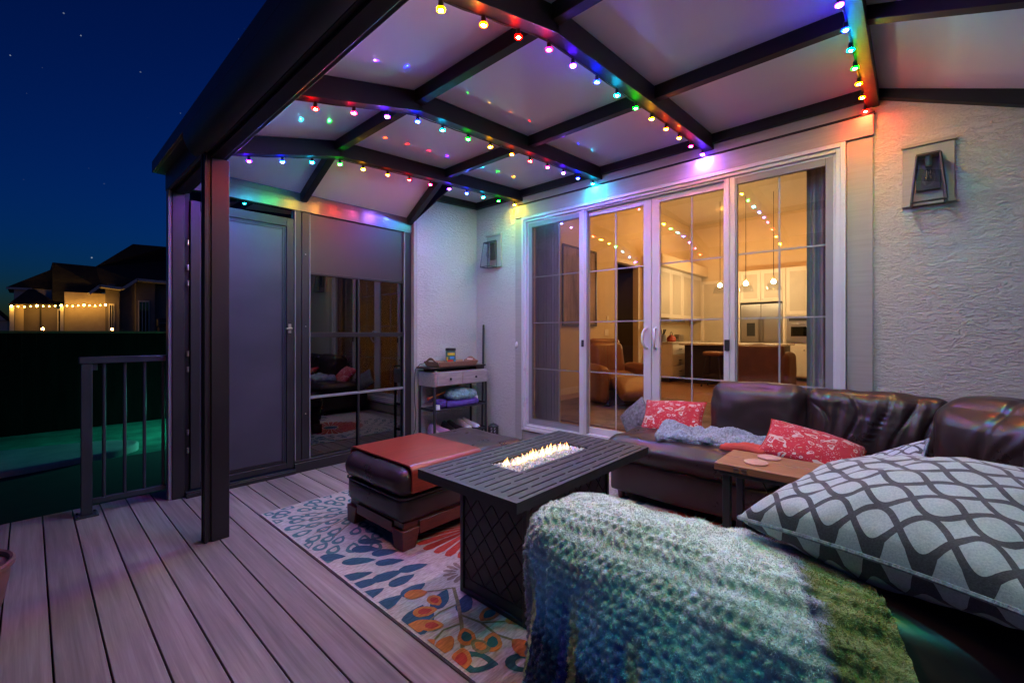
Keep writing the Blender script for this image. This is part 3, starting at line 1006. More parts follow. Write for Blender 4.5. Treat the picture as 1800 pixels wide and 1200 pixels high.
def patio_cover():
    root = thing('patio_cover', 'black framed patio roof with translucent panels and hipped ends', 'patio cover', (2.3, 1.7, 0))
    # rafters
    for ys in STRING_Y:
        m = MB()
        yc = ys - 0.030
        for (a, za), (b, zb) in zip(ROOF, ROOF[1:]):
            m.beam((a - 0.002, yc, za), (b + 0.004, yc, zb), 0.07, 0.118)
        m.build('rafter', 'black_aluminium', root, 0.002)
    # purlins between rafters, folding down over the hips
    ys = [YR] + sorted(STRING_Y) + [YL]
    for x in (1.62, 2.70):
        for k in range(len(ys) - 1):
            y0, y1 = ys[k], ys[k + 1]
            z0 = z1 = zp(x)
            x0 = x1 = x
            if k == 0: z0, y1 = 2.535, y1 - 0.065
            elif k == len(ys) - 2: z1, x1, y0 = 2.535, (1.69 if x < 2 else 2.835), y0 + 0.004
            else: y0, y1 = y0 + 0.004, y1 - 0.064
            MB().beam((x0, y0, z0), (x1, y1, z1), 0.055, 0.082).build('purlin', 'black_aluminium', root, 0.002)
    # ledgers against the walls
    L = MB()
    L.beam((3.792, 0.16, 2.905), (3.792, 4.07, 2.905), 0.052, 0.088)
    L.build('ledger', 'black_aluminium', root, 0.002)
    MB().beam((3.792, YR, 2.53), (3.792, 0.155, 2.905), 0.052, 0.088).build('ledger', 'black_aluminium', root, 0.002)
    MB().beam((2.80, 4.052, 2.852), (3.764, 4.052, 2.904), 0.052, 0.085, (0, 0, 1)).build('ledger', 'black_aluminium', root, 0.002)
    # panels: thin multiwall sheets
    def sheet(a, b, c, d, n=8):
        q = [Vector(p) for p in (a, b, c, d)]
        nv = (q[1] - q[0]).cross(q[3] - q[0]).normalized() + (q[3] - q[2]).cross(q[1] - q[2]).normalized()
        nv.normalize()
        if nv.z < 0: nv = -nv
        up = nv * 0.012
        lo = [(q[0] * (1 - u) + q[1] * u) * (1 - v) + (q[3] * (1 - u) + q[2] * u) * v for u in [i / n for i in range(n + 1)] for v in [j / n for j in range(n + 1)]]
        m1 = n + 1
        base = len(lo)
        fs = []
        for i in range(n):
            for j in range(n):
                f = (i * m1 + j, i * m1 + j + 1, (i + 1) * m1 + j + 1, (i + 1) * m1 + j)
                fs += [f, tuple(base + k for k in f[::-1])]
        rim = [i * m1 for i in range(n)] + [n * m1 + j for j in range(n)] + [i * m1 + n for i in range(n, 0, -1)] + [j for j in range(n, 0, -1)]
        for k in range(len(rim)):
            x, y = rim[k], rim[(k + 1) % len(rim)]
            fs.append((x, y, base + y, base + x))
        MB().add(lo + [p + up for p in lo], fs).build('roof_panel', 'polycarbonate', root, angle=50)
    lift = 0.002
    for k in range(len(ys) - 1):
        for j in range(3):
            (xa, za), (xb, zb) = ROOF[j], ROOF[j + 1]
            ya, yb = ys[k], ys[k + 1]
            if k == 0:
                sheet((xa, ya, 2.537), (xb, ya, 2.537), (xb, yb, zb + lift), (xa, yb, za + lift))
            elif k == len(ys) - 2:
                if j < 2:
                    xe = [0.80, 1.69, 2.835]
                    sheet((xa, ya, za + lift), (xb, ya, zb + lift), (xe[j + 1], yb, 2.537), (xe[j], yb, 2.537))
                else:
                    sheet((2.71, ya, zp(2.71) + lift), (xb, ya, zb + lift), (xb, 4.08, zb + lift), (2.84, 4.08, 2.845))
            else:
                sheet((xa, ya, za + lift), (xb, ya, zb + lift), (xb, yb, zb + lift), (xa, yb, za + lift))
    MB().prism([(3.37, 2.74), (4.12, 2.46), (4.12, 2.86), (3.37, 2.84)], 0, 2.845, 2.857).build('gusset_plate', 'black_aluminium', root)
    # front header, gutter and roll-screen cassette
    h = MB()
    h.box(0.715, 0.83, YR, 4.19, 2.332, 2.528)
    h.box(0.735, 0.80, YR, 4.19, 2.316, 2.332)
    h.build('header_beam', 'black_aluminium', root, 0.003)
    g = MB()
    g.box(0.622, 0.640, YR, 4.235, 2.470, 2.552)
    g.box(0.640, 0.86, YR, 4.235, 2.534, 2.550)
    g.box(0.640, 0.714, YR, 4.235, 2.470, 2.482)
    g.box(0.622, 0.86, 4.2355, 4.245, 2.470, 2.552)
    g.build('gutter', 'gutter_metal', root, 0.002)
    prof = [(0.716, 2.469)] + [(0.716 - 0.098 * math.sin(t), 2.469 - 0.125 * (1 - math.cos(t)) if t < 9 else 0) for t in []]
    arc = [(0.7145 - 0.092 * math.cos(t), 2.469 - 0.135 * math.sin(t)) for t in [k * math.pi / 2 / 10 for k in range(11)]]
    MB().prism(arc + [(0.7145, 2.469)], 1, YR, 3.255).build('screen_cassette', 'gutter_metal', root, angle=50)
    # front posts with screen tracks
    def post(y):
        p = MB()
        p.box(0.735, 0.83, y, y + 0.085, 0.0, 2.316)
        p.box(0.716, 0.735, y + 0.012, y + 0.072, 0.0, 2.33)
        p.box(0.700, 0.716, y + 0.002, y + 0.020, 0.0, 2.345)
        p.box(0.700, 0.716, y + 0.060, y + 0.078, 0.0, 2.345)
        o = p.build('post', 'bronze_aluminium', root, 0.003)
        return o
    post(3.110)
    post(-0.70)
    # header splice plates over the far bay
    bx('splice_plate', 'gutter_metal', root, 0.694, 0.7145, 3.20, 4.19, 2.335, 2.468, 0.002)
    return root


patio_cover()


def screen_wall():
    root = thing('screen_wall', 'dark framed glass end wall with a door and a tall divided window', 'glass wall', (1.8, 4.15, 0))
    F = 'bronze_aluminium'
    ya, yb = 4.112, 4.190
    bx('corner_post', F, root, 0.722, 0.800, ya, yb, 0.0, 2.366, 0.003)
    bx('corner_cover', 'grey_aluminium', root, 0.700, 0.7215, ya + 0.01, yb + 0.01, 0.0, 2.46, 0.002)
    h = MB()
    h.box(0.722, 2.862, ya - 0.006, yb, 2.368, 2.448); h.box(0.722, 2.862, ya + 0.004, yb, 2.450, 2.486); h.box(0.722, 2.862, ya + 0.012, yb, 2.488, 2.532)
    h.build('header', 'satin_aluminium', root, 0.002)
    bx('jamb', F, root, 1.604, 1.666, ya - 0.004, yb, 0.0, 2.366, 0.003)
    bx('jamb', F, root, 1.672, 1.738, ya, yb, 0.0, 2.366, 0.003)
    bx('edge_bead', 'grey_aluminium', root, 1.606, 1.613, ya - 0.010, ya - 0.0045, 0.11, 2.36)
    bx('edge_bead', 'grey_aluminium', root, 1.7385, 1.746, ya - 0.006, ya + 0.02, 0.10, 2.36)
    bx('jamb', F, root, 2.772, 2.858, ya + 0.002, yb, 0.0, 2.366, 0.003)
    bx('edge_bead', 'grey_aluminium', root, 2.762, 2.7715, ya - 0.006, ya + 0.02, 0.10, 2.36)
    s = MB(); s.box(1.60, 2.86, ya - 0.03, yb, 0.0, 0.085); s.box(1.60, 2.80, ya - 0.012, yb - .01, 0.086, 0.104)
    s.build('window_sill', F, root, 0.003)
    # screws along the jamb
    for z in (0.52, 1.32, 1.98):
        MB().lathe([(0.006, 0), (0.006, 0.004), (0.0, 0.005)], (0, 0, 0), 8)
        MB().ico((1.705, ya - 0.001, z), 0.006, 1).build('screw', 'steel', root)
    # tall window
    w = MB()
    w.box(1.747, 2.761, ya + 0.008, yb - 0.02, 1.222, 1.243); w.box(1.747, 2.761, ya + 0.004, yb - 0.02, 1.245, 1.266)
    wo = w.build('window_rail', F, root, 0.002)
    w = MB(); w.box(1.747, 2.761, ya + 0.008, yb - 0.02, 0.650, 0.672)
    wo2 = w.build('window_rail', 'grey_aluminium', root, 0.002)
    for za, zb in ((0.105, 0.649), (0.673, 1.221), (1.267, 2.366)):
        MB().box(1.747, 2.761, ya + 0.034, ya + 0.040, za, zb).build('window_pane', 'dark_glass', root)
        if zb < 2: bx('muntin', F, root, 2.228, 2.246, ya + 0.012, ya + 0.032, za, zb)
    bx('muntin', F, root, 2.228, 2.246, ya + 0.012, ya + 0.032, 1.267, 1.80)
    bx('roller_shade', 'shade_fabric', root, 1.752, 2.756, ya + 0.020, ya + 0.024, 1.825, 2.366)
    bx('shade_bar', F, root, 1.750, 2.758, ya + 0.014, ya + 0.030, 1.803, 1.824, 0.003)
    # door
    d = MB()
    x0, x1, z0, z1 = 0.832, 1.596, 0.055, 2.280
    yd = ya - 0.016
    d.box(x0, x0 + 0.062, yd, yd + 0.045, z0, z1); d.box(x1 - 0.062, x1, yd, yd + 0.045, z0, z1)
    d.box(x0 + 0.062, x1 - 0.062, yd, yd + 0.045, z1 - 0.075, z1); d.box(x0 + 0.062, x1 - 0.062, yd, yd + 0.045, z0, z0 + 0.05)
    do = d.build('door', F, root, 0.003)
    bx('door_pane', 'smoked_door_pane', do, x0 + 0.060, x1 - 0.060, yd + 0.018, yd + 0.026, z0 + 0.048, z1 - 0.073)
    b = MB()
    for a in (0.012, 0.028):
        b.box(x0 + 0.062 + a, x0 + 0.066 + a, yd + 0.010, yd + 0.017, z0 + 0.06, z1 - 0.085); b.box(x1 - 0.066 - a, x1 - 0.062 - a, yd + 0.010, yd + 0.017, z0 + 0.06, z1 - 0.085)
        b.box(x0 + 0.066 + a, x1 - 0.066 - a, yd + 0.010, yd + 0.017, z0 + 0.05 + a, z0 + 0.054 + a); b.box(x0 + 0.066 + a, x1 - 0.066 - a, yd + 0.010, yd + 0.017, z1 - 0.079 - a, z1 - 0.075 - a)
    b.build('pane_bead', F, do)
    m = MB()
    m.lathe([(0.014, 0), (0.014, 0.05)], (0, 0, 0), 12)
    m = MB(); m.tube([(1.560, yd, 1.30), (1.560, yd - 0.035, 1.30)], 0.012, 12); m.tube([(1.566, yd - 0.035, 1.30), (1.515, yd - 0.040, 1.297)], 0.008, 10)
    m.box(1.548, 1.572, yd - 0.003, yd - 0.0005, 1.26, 1.34)
    m.build('door_handle', 'steel', do)
    bx('hinge_jamb', 'black_aluminium', root, 0.8005, 0.8315, ya + 0.012, yb - 0.01, 0.045, 2.366)
    for z in (0.36, 0.50, 0.98, 1.10, 1.64, 1.76, 1.95):
        MB().tube([(0.816, yd + 0.002, z - 0.02), (0.816, yd + 0.002, z + 0.02)], 0.008, 10).build('hinge', 'steel', do)
    t = MB(); t.box(0.80, 1.602, ya - 0.046, ya + 0.05, 0.0, 0.032); t.box(0.80, 1.602, ya - 0.040, ya + 0.05, 0.033, 0.044)
    t.build('threshold', F, root, 0.003)
    bx('transom_pane', 'dark_glass', root, 0.80, 1.603, ya + 0.030, ya + 0.036, 2.285, 2.366)
    return root


screen_wall()


def railing():
    root = thing('deck_railing', 'short black metal railing with round balusters at the deck edge', 'railing', (0.48, 4.2, 0))
    M_ = 'rail_aluminium'
    bx('rail_post', M_, root, 0.235, 0.292, 4.172, 4.228, 0.012, 1.045, 0.003)
    b = MB(); b.box(0.205, 0.322, 4.142, 4.258, 0.0, 0.011)
    for x, y in ((.22, 4.157), (.307, 4.157), (.22, 4.243), (.307, 4.243)):
        b.tube([(x, y, 0.01), (x, y, 0.02)], 0.007, 8)
    b.build('base_plate', M_, root, 0.002)
    bx('top_rail', M_, root, 0.225, 0.720, 4.165, 4.235, 1.046, 1.092, 0.005)
    bx('bottom_rail', M_, root, 0.292, 0.720, 4.182, 4.218, 0.075, 0.110, 0.003)
    for x in (0.352, 0.462, 0.572, 0.682):
        MB().tube([(x, 4.2, 0.109), (x, 4.2, 1.047)], 0.0105, 12).build('baluster', M_, root)
    bx('rail_bracket', M_, root, 0.292, 0.318, 4.185, 4.215, 1.00, 1.045, 0.002)


railing()

# ------------------------------------------------------------------ party lights on the rafters
BX = [1.014, 1.231, 1.443, 1.663, 1.864, 2.094, 2.316, 2.552, 2.780, 3.012, 3.246, 3.481, 3.744]
P_, V_, B_, C_, G_, Y_, O_, R_, K_ = 'purple', 'violet', 'blue', 'cyan', 'green', 'yellow', 'orange', 'red', 'pink'
STRINGS = [
    ('string of coloured bulbs on the rafter nearest the glass end wall', [P_, B_, C_, G_, Y_, O_, R_, K_, V_, B_, C_, G_, Y_]),
    ('string of coloured bulbs on the second rafter from the glass end wall', [R_, K_, V_, B_, C_, G_, Y_, O_, R_, K_, V_, B_, C_]),
    ('string of coloured bulbs on the rafter over the fire table', [Y_, O_, R_, K_, V_, B_, C_, G_, Y_, O_, O_, K_, V_]),
    ('string of coloured bulbs on the rafter nearest the camera, beside the right wall lantern', [C_, G_, Y_, O_, R_, K_, V_, B_, C_, G_, Y_, O_, R_]),
]


def party_lights():
    bm_cache = {}
    cap = MB().lathe([(0.0140, -0.0085), (0.0140, -0.0060), (0.0105, 0.004), (0.0095, 0.022), (0.006, 0.030)], (0, 0, 0), 14)
    cap_me = None
    for (lab, cols), ys in zip(STRINGS, STRING_Y):
        zb = [zp(x) - 0.150 for x in BX]
        root = thing('string_light', lab, 'string lights', (BX[0], ys, zb[0]), 'strings of coloured bulbs under the patio roof')
        pts = []
        for i, x in enumerate(BX):
            pts.append((x, ys + 0.002, zb[i] + 0.028))
            if i < len(BX) - 1:
                xm = (x + BX[i + 1]) / 2
                pts.append((xm, ys + 0.002 + random.uniform(-0.003, 0.003), zp(xm) - 0.150 + 0.026 + random.uniform(-0.002, 0.001)))
        MB().tube([(0.84, ys, zp(0.84) - 0.122)] + pts, 0.0032, 6).build('cable', 'black_plastic', root)
        for i, (x, k) in enumerate(zip(BX, cols)):
            if k not in bm_cache:
                m = MB().lathe([(0.0, -0.0085), (0.0045, -0.0076), (0.0078, -0.0052), (0.0096, -0.0018), (0.0098, 0.0)], (0, 0, 0), 12)
                me = bpy.data.meshes.new('bulb_' + k)
                me.from_pydata(m.v, [], m.f); me.materials.append(MATS['bulb_' + k]); me.shade_smooth()
                bm_cache[k] = me
            if cap_me is None:
                cap_me = bpy.data.meshes.new('bulb_socket')
                cap_me.from_pydata(cap.v, [], cap.f); cap_me.materials.append(MATS['black_plastic']); cap_me.shade_smooth()
            b = bpy.data.objects.new('bulb', bm_cache[k]); COL.objects.link(b)
            b.parent = root
            b.location = (x - BX[0], 0.004, zb[i] - zb[0] - 0.004)
            if 'l' + k not in bm_cache:
                m = MB().lathe([(0.0100, -0.0058), (0.0158, -0.0036), (0.0163, 0.0), (0.0150, 0.0014), (0.0142, 0.0011)], (0, 0, 0), 16)
                m.f = [f for f in m.f if len(f) == 4]
                me = bpy.data.meshes.new('halo_ring_' + k)
                me.from_pydata(m.v, [], m.f); me.materials.append(MATS['halo_ring_' + k]); me.shade_smooth()
                bm_cache['l' + k] = me
            ln = bpy.data.objects.new('lens', bm_cache['l' + k]); COL.objects.link(ln)  # added halo ring, also lights the roof panels
            ln.parent = b
            s = bpy.data.objects.new('socket', cap_me); COL.objects.link(s)
            s.parent = b
            s.location = (0, 0, 0.008)


party_lights()


# ------------------------------------------------------------------ wall lanterns
def lantern(yc, label):
    root = thing('wall_lantern', label, 'lantern', (XH, yc, 2.05), 'lanterns on the stucco wall')
    # mounting block
    b = MB()
    b.box(XH - 0.020, XH + 0.005, yc - 0.120, yc + 0.120, 2.085, 2.440)
    bo = b.build('mounting_block', 'trim_paint', root, 0.003)
    bx('block_cap', 'trim_paint', bo, XH - 0.034, XH + 0.004, yc - 0.125, yc + 0.125, 2.4405, 2.462, 0.002)
    bx('block_sill', 'trim_paint', bo, XH - 0.030, XH + 0.004, yc - 0.125, yc + 0.125, 2.064, 2.0845, 0.002)
    bx('back_plate', 'lantern_metal', root, XH - 0.045, XH - 0.0205, yc - 0.056, yc + 0.056, 2.150, 2.385, 0.003)
    # tapered cage: narrow head, wide foot
    t0, t1 = 0.052, 0.078
    zt, zb = 2.345, 2.055
    xa, xb = XH - 0.046, XH - 0.170
    top = [(xa - 0.010, yc - t0), (xb + 0.030, yc - t0), (xb + 0.030, yc + t0), (xa - 0.010, yc + t0)]
    bot = [(xa, yc - t1), (xb, yc - t1), (xb, yc + t1), (xa, yc + t1)]
    f = MB()
    r = 0.0065
    for k in range(4):
        a, d = top[k], top[(k + 1) % 4]
        f.tube([(a[0], a[1], zt), (d[0], d[1], zt)], r, 4); e, g = bot[k], bot[(k + 1) % 4]
        f.tube([(e[0], e[1], zb), (g[0], g[1], zb)], r, 4); f.tube([(a[0], a[1], zt), (e[0], e[1], zb)], r, 4)
    f.build('cage', 'lantern_metal', root, smooth=False)
    bx('cage_roof', 'lantern_metal', root, xb + 0.030, xa - 0.001, yc - t0, yc + t0, zt - 0.004, zt + 0.010, 0.002)
    g = MB()
    for k in range(3):
        a, d, e, q = top[k], top[(k + 1) % 4], bot[(k + 1) % 4], bot[k]
        g.add([(a[0], a[1], zt), (d[0], d[1], zt), (e[0], e[1], zb), (q[0], q[1], zb)], [(0, 1, 2, 3)])
    g.build('cage_glass', 'lantern_glass', root, smooth=False)
    s = MB(); s.tube([(XH - 0.105, yc, zt), (XH - 0.105, yc, zt - 0.065)], 0.016, 12)
    so = s.build('lamp_socket', 'lantern_metal', root)
    MB().lathe([(0.0, -0.125), (0.018, -0.118), (0.032, -0.095), (0.033, -0.075), (0.022, -0.035), (0.013, 0.0)], (XH - 0.105, yc, zt - 0.06), 16
               ).build('lamp_bulb', 'lantern_glass', so)
    MB().tube([(XH - 0.105, yc - 0.008, zt - 0.09), (XH - 0.100, yc - 0.012, zt - 0.14), (XH - 0.108, yc, zt - 0.10), (XH - 0.104, yc + 0.010, zt - 0.145), (XH - 0.105, yc + 0.008, zt - 0.09)],
              0.0016, 5).build('filament', 'brass', so)


lantern(-0.080, 'black wall lantern on stucco to the right of the sliding doors')
lantern(3.757, 'black wall lantern in the corner to the left of the sliding doors')

# ------------------------------------------------------------------ rug with dyed motifs
RUG = (1.075, 3.55, 0.35, 3.33)


def rug():
    root = thing('patio_rug', 'cream rug with blue, red and orange leaf motifs on the deck', 'rug', (2.3, 1.84, 0.0))
    x0, x1, y0, y1 = RUG
    MB().box(x0, x1, y0, y1, 0.0005, 0.006).build('rug_ground', 'yarn_cream', root, 0.002)
    bnd = MB()
    w = 0.010
    bnd.box(x0 - 0.002, x0 + w, y0, y1, 0.0004, 0.0072); bnd.box(x1 - w, x1 + 0.002, y0, y1, 0.0004, 0.0072)
    bnd.box(x0 + w, x1 - w, y1 - w, y1 + 0.002, 0.0004, 0.0072); bnd.box(x0 + w, x1 - w, y0 - 0.002, y0 + w, 0.0004, 0.0072)
    bnd.build('rug_binding', 'yarn_cream', root)
    mats = ['yarn_navy', 'yarn_teal', 'yarn_dark_teal', 'yarn_red', 'yarn_orange', 'yarn_taupe', 'yarn_olive', 'yarn_cream']
    I = {k.split('_', 1)[1]: i for i, k in enumerate(mats)}
    mb = MB()
    Z = [0.0068]

    def inside(pts):
        return all(x0 + 0.012 < p[0] < x1 - 0.012 and y0 + 0.012 < p[1] < y1 - 0.012 for p in pts)

    def clip(pts):
        return [(min(x1 - 0.013, max(x0 + 0.013, p[0])), min(y1 - 0.013, max(y0 + 0.013, p[1]))) for p in pts]

    def drop(cx, cy, ang, ln, wd, fat=0.62, n=18):
        pts = []
        for k in range(n):
            t = 2 * math.pi * k / n
            s = (1 - math.cos(t)) / 2                       # 0 at the stem tip .. 1 at the round end
            u = s * ln
            v = wd / 2 * math.sin(t) * (s ** (1 - fat)) * 1.25
            v += 0.0016 * math.sin(k * 2.3 + cx * 40)
            pts.append((cx + u * math.cos(ang) - v * math.sin(ang), cy + u * math.sin(ang) + v * math.cos(ang)))
        return pts

    def fill(pts, col, dz=0.0):
        if sum(inside([p]) for p in pts) < len(pts) * 0.35: return
        pts = clip(pts)
        Z[0] += 2.5e-6
        z = Z[0] + dz
        n = len(pts)
        mb.add([(p[0], p[1], z) for p in pts], [tuple(range(n))], I[col])

    def hollow(pts, col, k=0.50, dz=0.0):
        if sum(inside([p]) for p in pts) < len(pts) * 0.35: return
        pts = clip(pts)
        n = len(pts)
        cx = sum(p[0] for p in pts) / n; cy = sum(p[1] for p in pts) / n
        inn = [(cx + (p[0] - cx) * k, cy + (p[1] - cy) * k) for p in pts]
        Z[0] += 2.5e-6
        z = Z[0] + dz
        mb.add([(p[0], p[1], z) for p in pts] + [(p[0], p[1], z) for p in inn],
               [(i, (i + 1) % n, n + (i + 1) % n, n + i) for i in range(n)], I[col])

    def bloom(c, rings, col, hol, keep=None):
        for r, num, ln, wd in rings:
            off = random.random()
            for k in range(num):
                a = 2 * math.pi * (k + off) / num + random.uniform(-0.06, 0.06)
                rr = r + random.uniform(-0.02, 0.02)
                l2 = ln * random.uniform(0.88, 1.12)
                p = (c[0] + rr * math.cos(a), c[1] + rr * math.sin(a))
                if keep and not keep(p): continue
                d = drop(p[0], p[1], a + random.uniform(-0.15, 0.15), l2, wd * random.uniform(0.9, 1.1))
                cc = col if isinstance(col, str) else random.choice(col)
                (hollow if hol else fill)(d, cc)

    def sun(c, r, start=0.11, n=34):
        for k in range(n):
            a = 2 * math.pi * k / n
            w = 2 * math.pi / n * 0.40
            rr = r * random.uniform(0.94, 1.03)
            pts = [(c[0] + q * math.cos(a + e * w), c[1] + q * math.sin(a + e * w)) for q, e in
                   ((start, -0.9), (rr * 0.9, -1), (rr * 0.985, -0.6), (rr, 0), (rr * 0.985, 0.6), (rr * 0.9, 1), (start, 0.9))]
            fill(pts, 'red')
        ring = [(c[0] + 0.085 * math.cos(t), c[1] + 0.085 * math.sin(t)) for t in [2 * math.pi * k / 24 for k in range(24)]]
        fill(ring, 'navy', 0.0003)

    # hollow grey-teal bloom in the far corner
    bloom((1.60, 2.86), [(0.08, 8, 0.09, 0.055), (0.175, 14, 0.105, 0.066), (0.28, 21, 0.115, 0.072), (0.39, 28, 0.118, 0.074), (0.50, 36, 0.118, 0.074), (0.61, 43, 0.118, 0.074), (0.72, 50, 0.115, 0.072)], 'teal', True, keep=lambda p: p[1] > 2.38 and p[0] < 2.3)
    for a in (2.5, 2.8, 3.1, 3.4, 3.75):
        fill(drop(1.60 + 0.1 * math.cos(a), 2.86 + 0.1 * math.sin(a), a, 0.34, 0.012), 'taupe')
    # solid navy fan
    C = (1.80, 1.86)
    bloom(C, [(0.24, 17, 0.12, 0.058), (0.345, 21, 0.15, 0.070), (0.475, 28, 0.165, 0.078), (0.62, 36, 0.165, 0.080), (0.77, 43, 0.14, 0.076)], 'navy', False,
          keep=lambda p: p[0] < 1.62 and 1.55 < p[1] < 2.40 and math.hypot(p[0] - 1.98, p[1] - 2.08) > 0.50 and math.hypot(p[0] - 1.53, p[1] - 1.74) > 0.13)
    # sunbursts
    sun((1.98, 2.08), 0.44)
    sun((2.69, 2.58), 0.42)
    sun((2.75, 1.0), 0.40)
    # small taupe flower
    for k in range(14):
        a = 2 * math.pi * k / 14
        fill(drop(1.53 + 0.035 * math.cos(a), 1.735 + 0.035 * math.sin(a), a, 0.075, 0.026), 'taupe')
    # twigs with orange leaves
    def twig(path, w):
        for (a, b) in zip(path, path[1:]):
            dx, dy = b[0] - a[0], b[1] - a[1]
            l = math.hypot(dx, dy)
            nx, ny = -dy / l * w / 2, dx / l * w / 2
            fill([(a[0] + nx, a[1] + ny), (a[0] - nx, a[1] - ny), (b[0] - nx, b[1] - ny), (b[0] + nx, b[1] + ny)], 'olive', 0.0004)
    def ol(x, y, a, s=1.0, core='red', rim='orange'):
        d = drop(x, y, a, 0.108 * s, 0.068 * s, 0.8)
        fill(d, rim, 0.0008)
        n = len(d); cx = sum(p[0] for p in d) / n; cy = sum(p[1] for p in d) / n
        fill([(cx + (p[0] - cx) * 0.58, cy + (p[1] - cy) * 0.58) for p in d], core, 0.0012)
    twig([(1.40, 1.66), (1.33, 1.545), (1.25, 1.43), (1.155, 1.315)], 0.017)
    twig([(1.33, 1.545), (1.24, 1.56), (1.155, 1.545)], 0.010)
    twig([(1.25, 1.43), (1.17, 1.455), (1.10, 1.43)], 0.010)
    twig([(1.285, 1.475), (1.31, 1.37), (1.30, 1.27), (1.325, 1.19)], 0.012)
    twig([(1.31, 1.37), (1.385, 1.30)], 0.009)
    twig([(1.40, 1.66), (1.33, 1.70), (1.28, 1.74)], 0.009)
    for x, y, a, s, core, rim in ((1.29, 1.725, 2.6, 1, 'orange', 'orange'), (1.24, 1.585, 2.6, 1.0, 'red', 'orange'), (1.17, 1.545, 3.0, 1.05, 'orange', 'orange'),
                                  (1.265, 1.60, 1.4, 0.85, 'red', 'orange'), (1.19, 1.475, 2.3, 0.95, 'red', 'orange'), (1.11, 1.435, 3.2, .7, 'orange', 'orange'),
                                  (1.17, 1.40, 3.5, 1.0, 'orange', 'orange'), (1.155, 1.315, 3.9, 1.1, 'red', 'orange'), (1.235, 1.40, 4.2, 1.0, 'dark_teal', 'orange'),
                                  (1.30, 1.29, 3.9, 1.05, 'dark_teal', 'orange'), (1.325, 1.20, 4.6, 1.1, 'orange', 'orange'), (1.315, 1.38, 0.1, 1.1, 'dark_teal', 'orange'),
                                  (1.385, 1.30, -0.6, 1.0, 'orange', 'orange'), (1.21, 1.32, 4.7, .9, 'orange', 'olive')):
        ol(x, y, a, s, core, rim)
    # hollow dark teal petals at the near end
    bloom((1.42, 0.82), [(0.10, 7, 0.12, 0.075), (0.235, 11, 0.15, 0.095), (0.40, 15, 0.15, 0.10)], 'dark_teal', True, keep=lambda p: p[1] < 1.17)
    bloom((2.35, 1.55), [(0.30, 16, 0.11, 0.055), (0.44, 22, 0.12, 0.06), (0.60, 26, 0.12, 0.06)], 'navy', False,
          keep=lambda p: math.hypot(p[0] - 2.69, p[1] - 2.58) > 0.52 and math.hypot(p[0] - 1.98, p[1] - 2.08) > 0.5 and p[0] > 1.9)
    bloom((3.15, 3.0), [(0.1, 8, 0.08, 0.04), (0.2, 13, 0.09, 0.05), (0.31, 17, 0.1, 0.052), (0.42, 22, 0.1, 0.052), (0.53, 26, 0.1, .052)], 'teal', True,
          keep=lambda p: math.hypot(p[0] - 2.69, p[1] - 2.58) > 0.47)
    bloom((2.25, 3.05), [(0.08, 7, 0.08, 0.04), (0.18, 12, 0.09, 0.05), (0.28, 16, 0.1, 0.052)], 'navy', False, keep=lambda p: math.hypot(p[0] - 2.69, p[1] - 2.58) > 0.5)
    tag(mb.build('leaf_motifs', mats, root, smooth=False), kind='stuff')


rug()
RZ = 0.0068

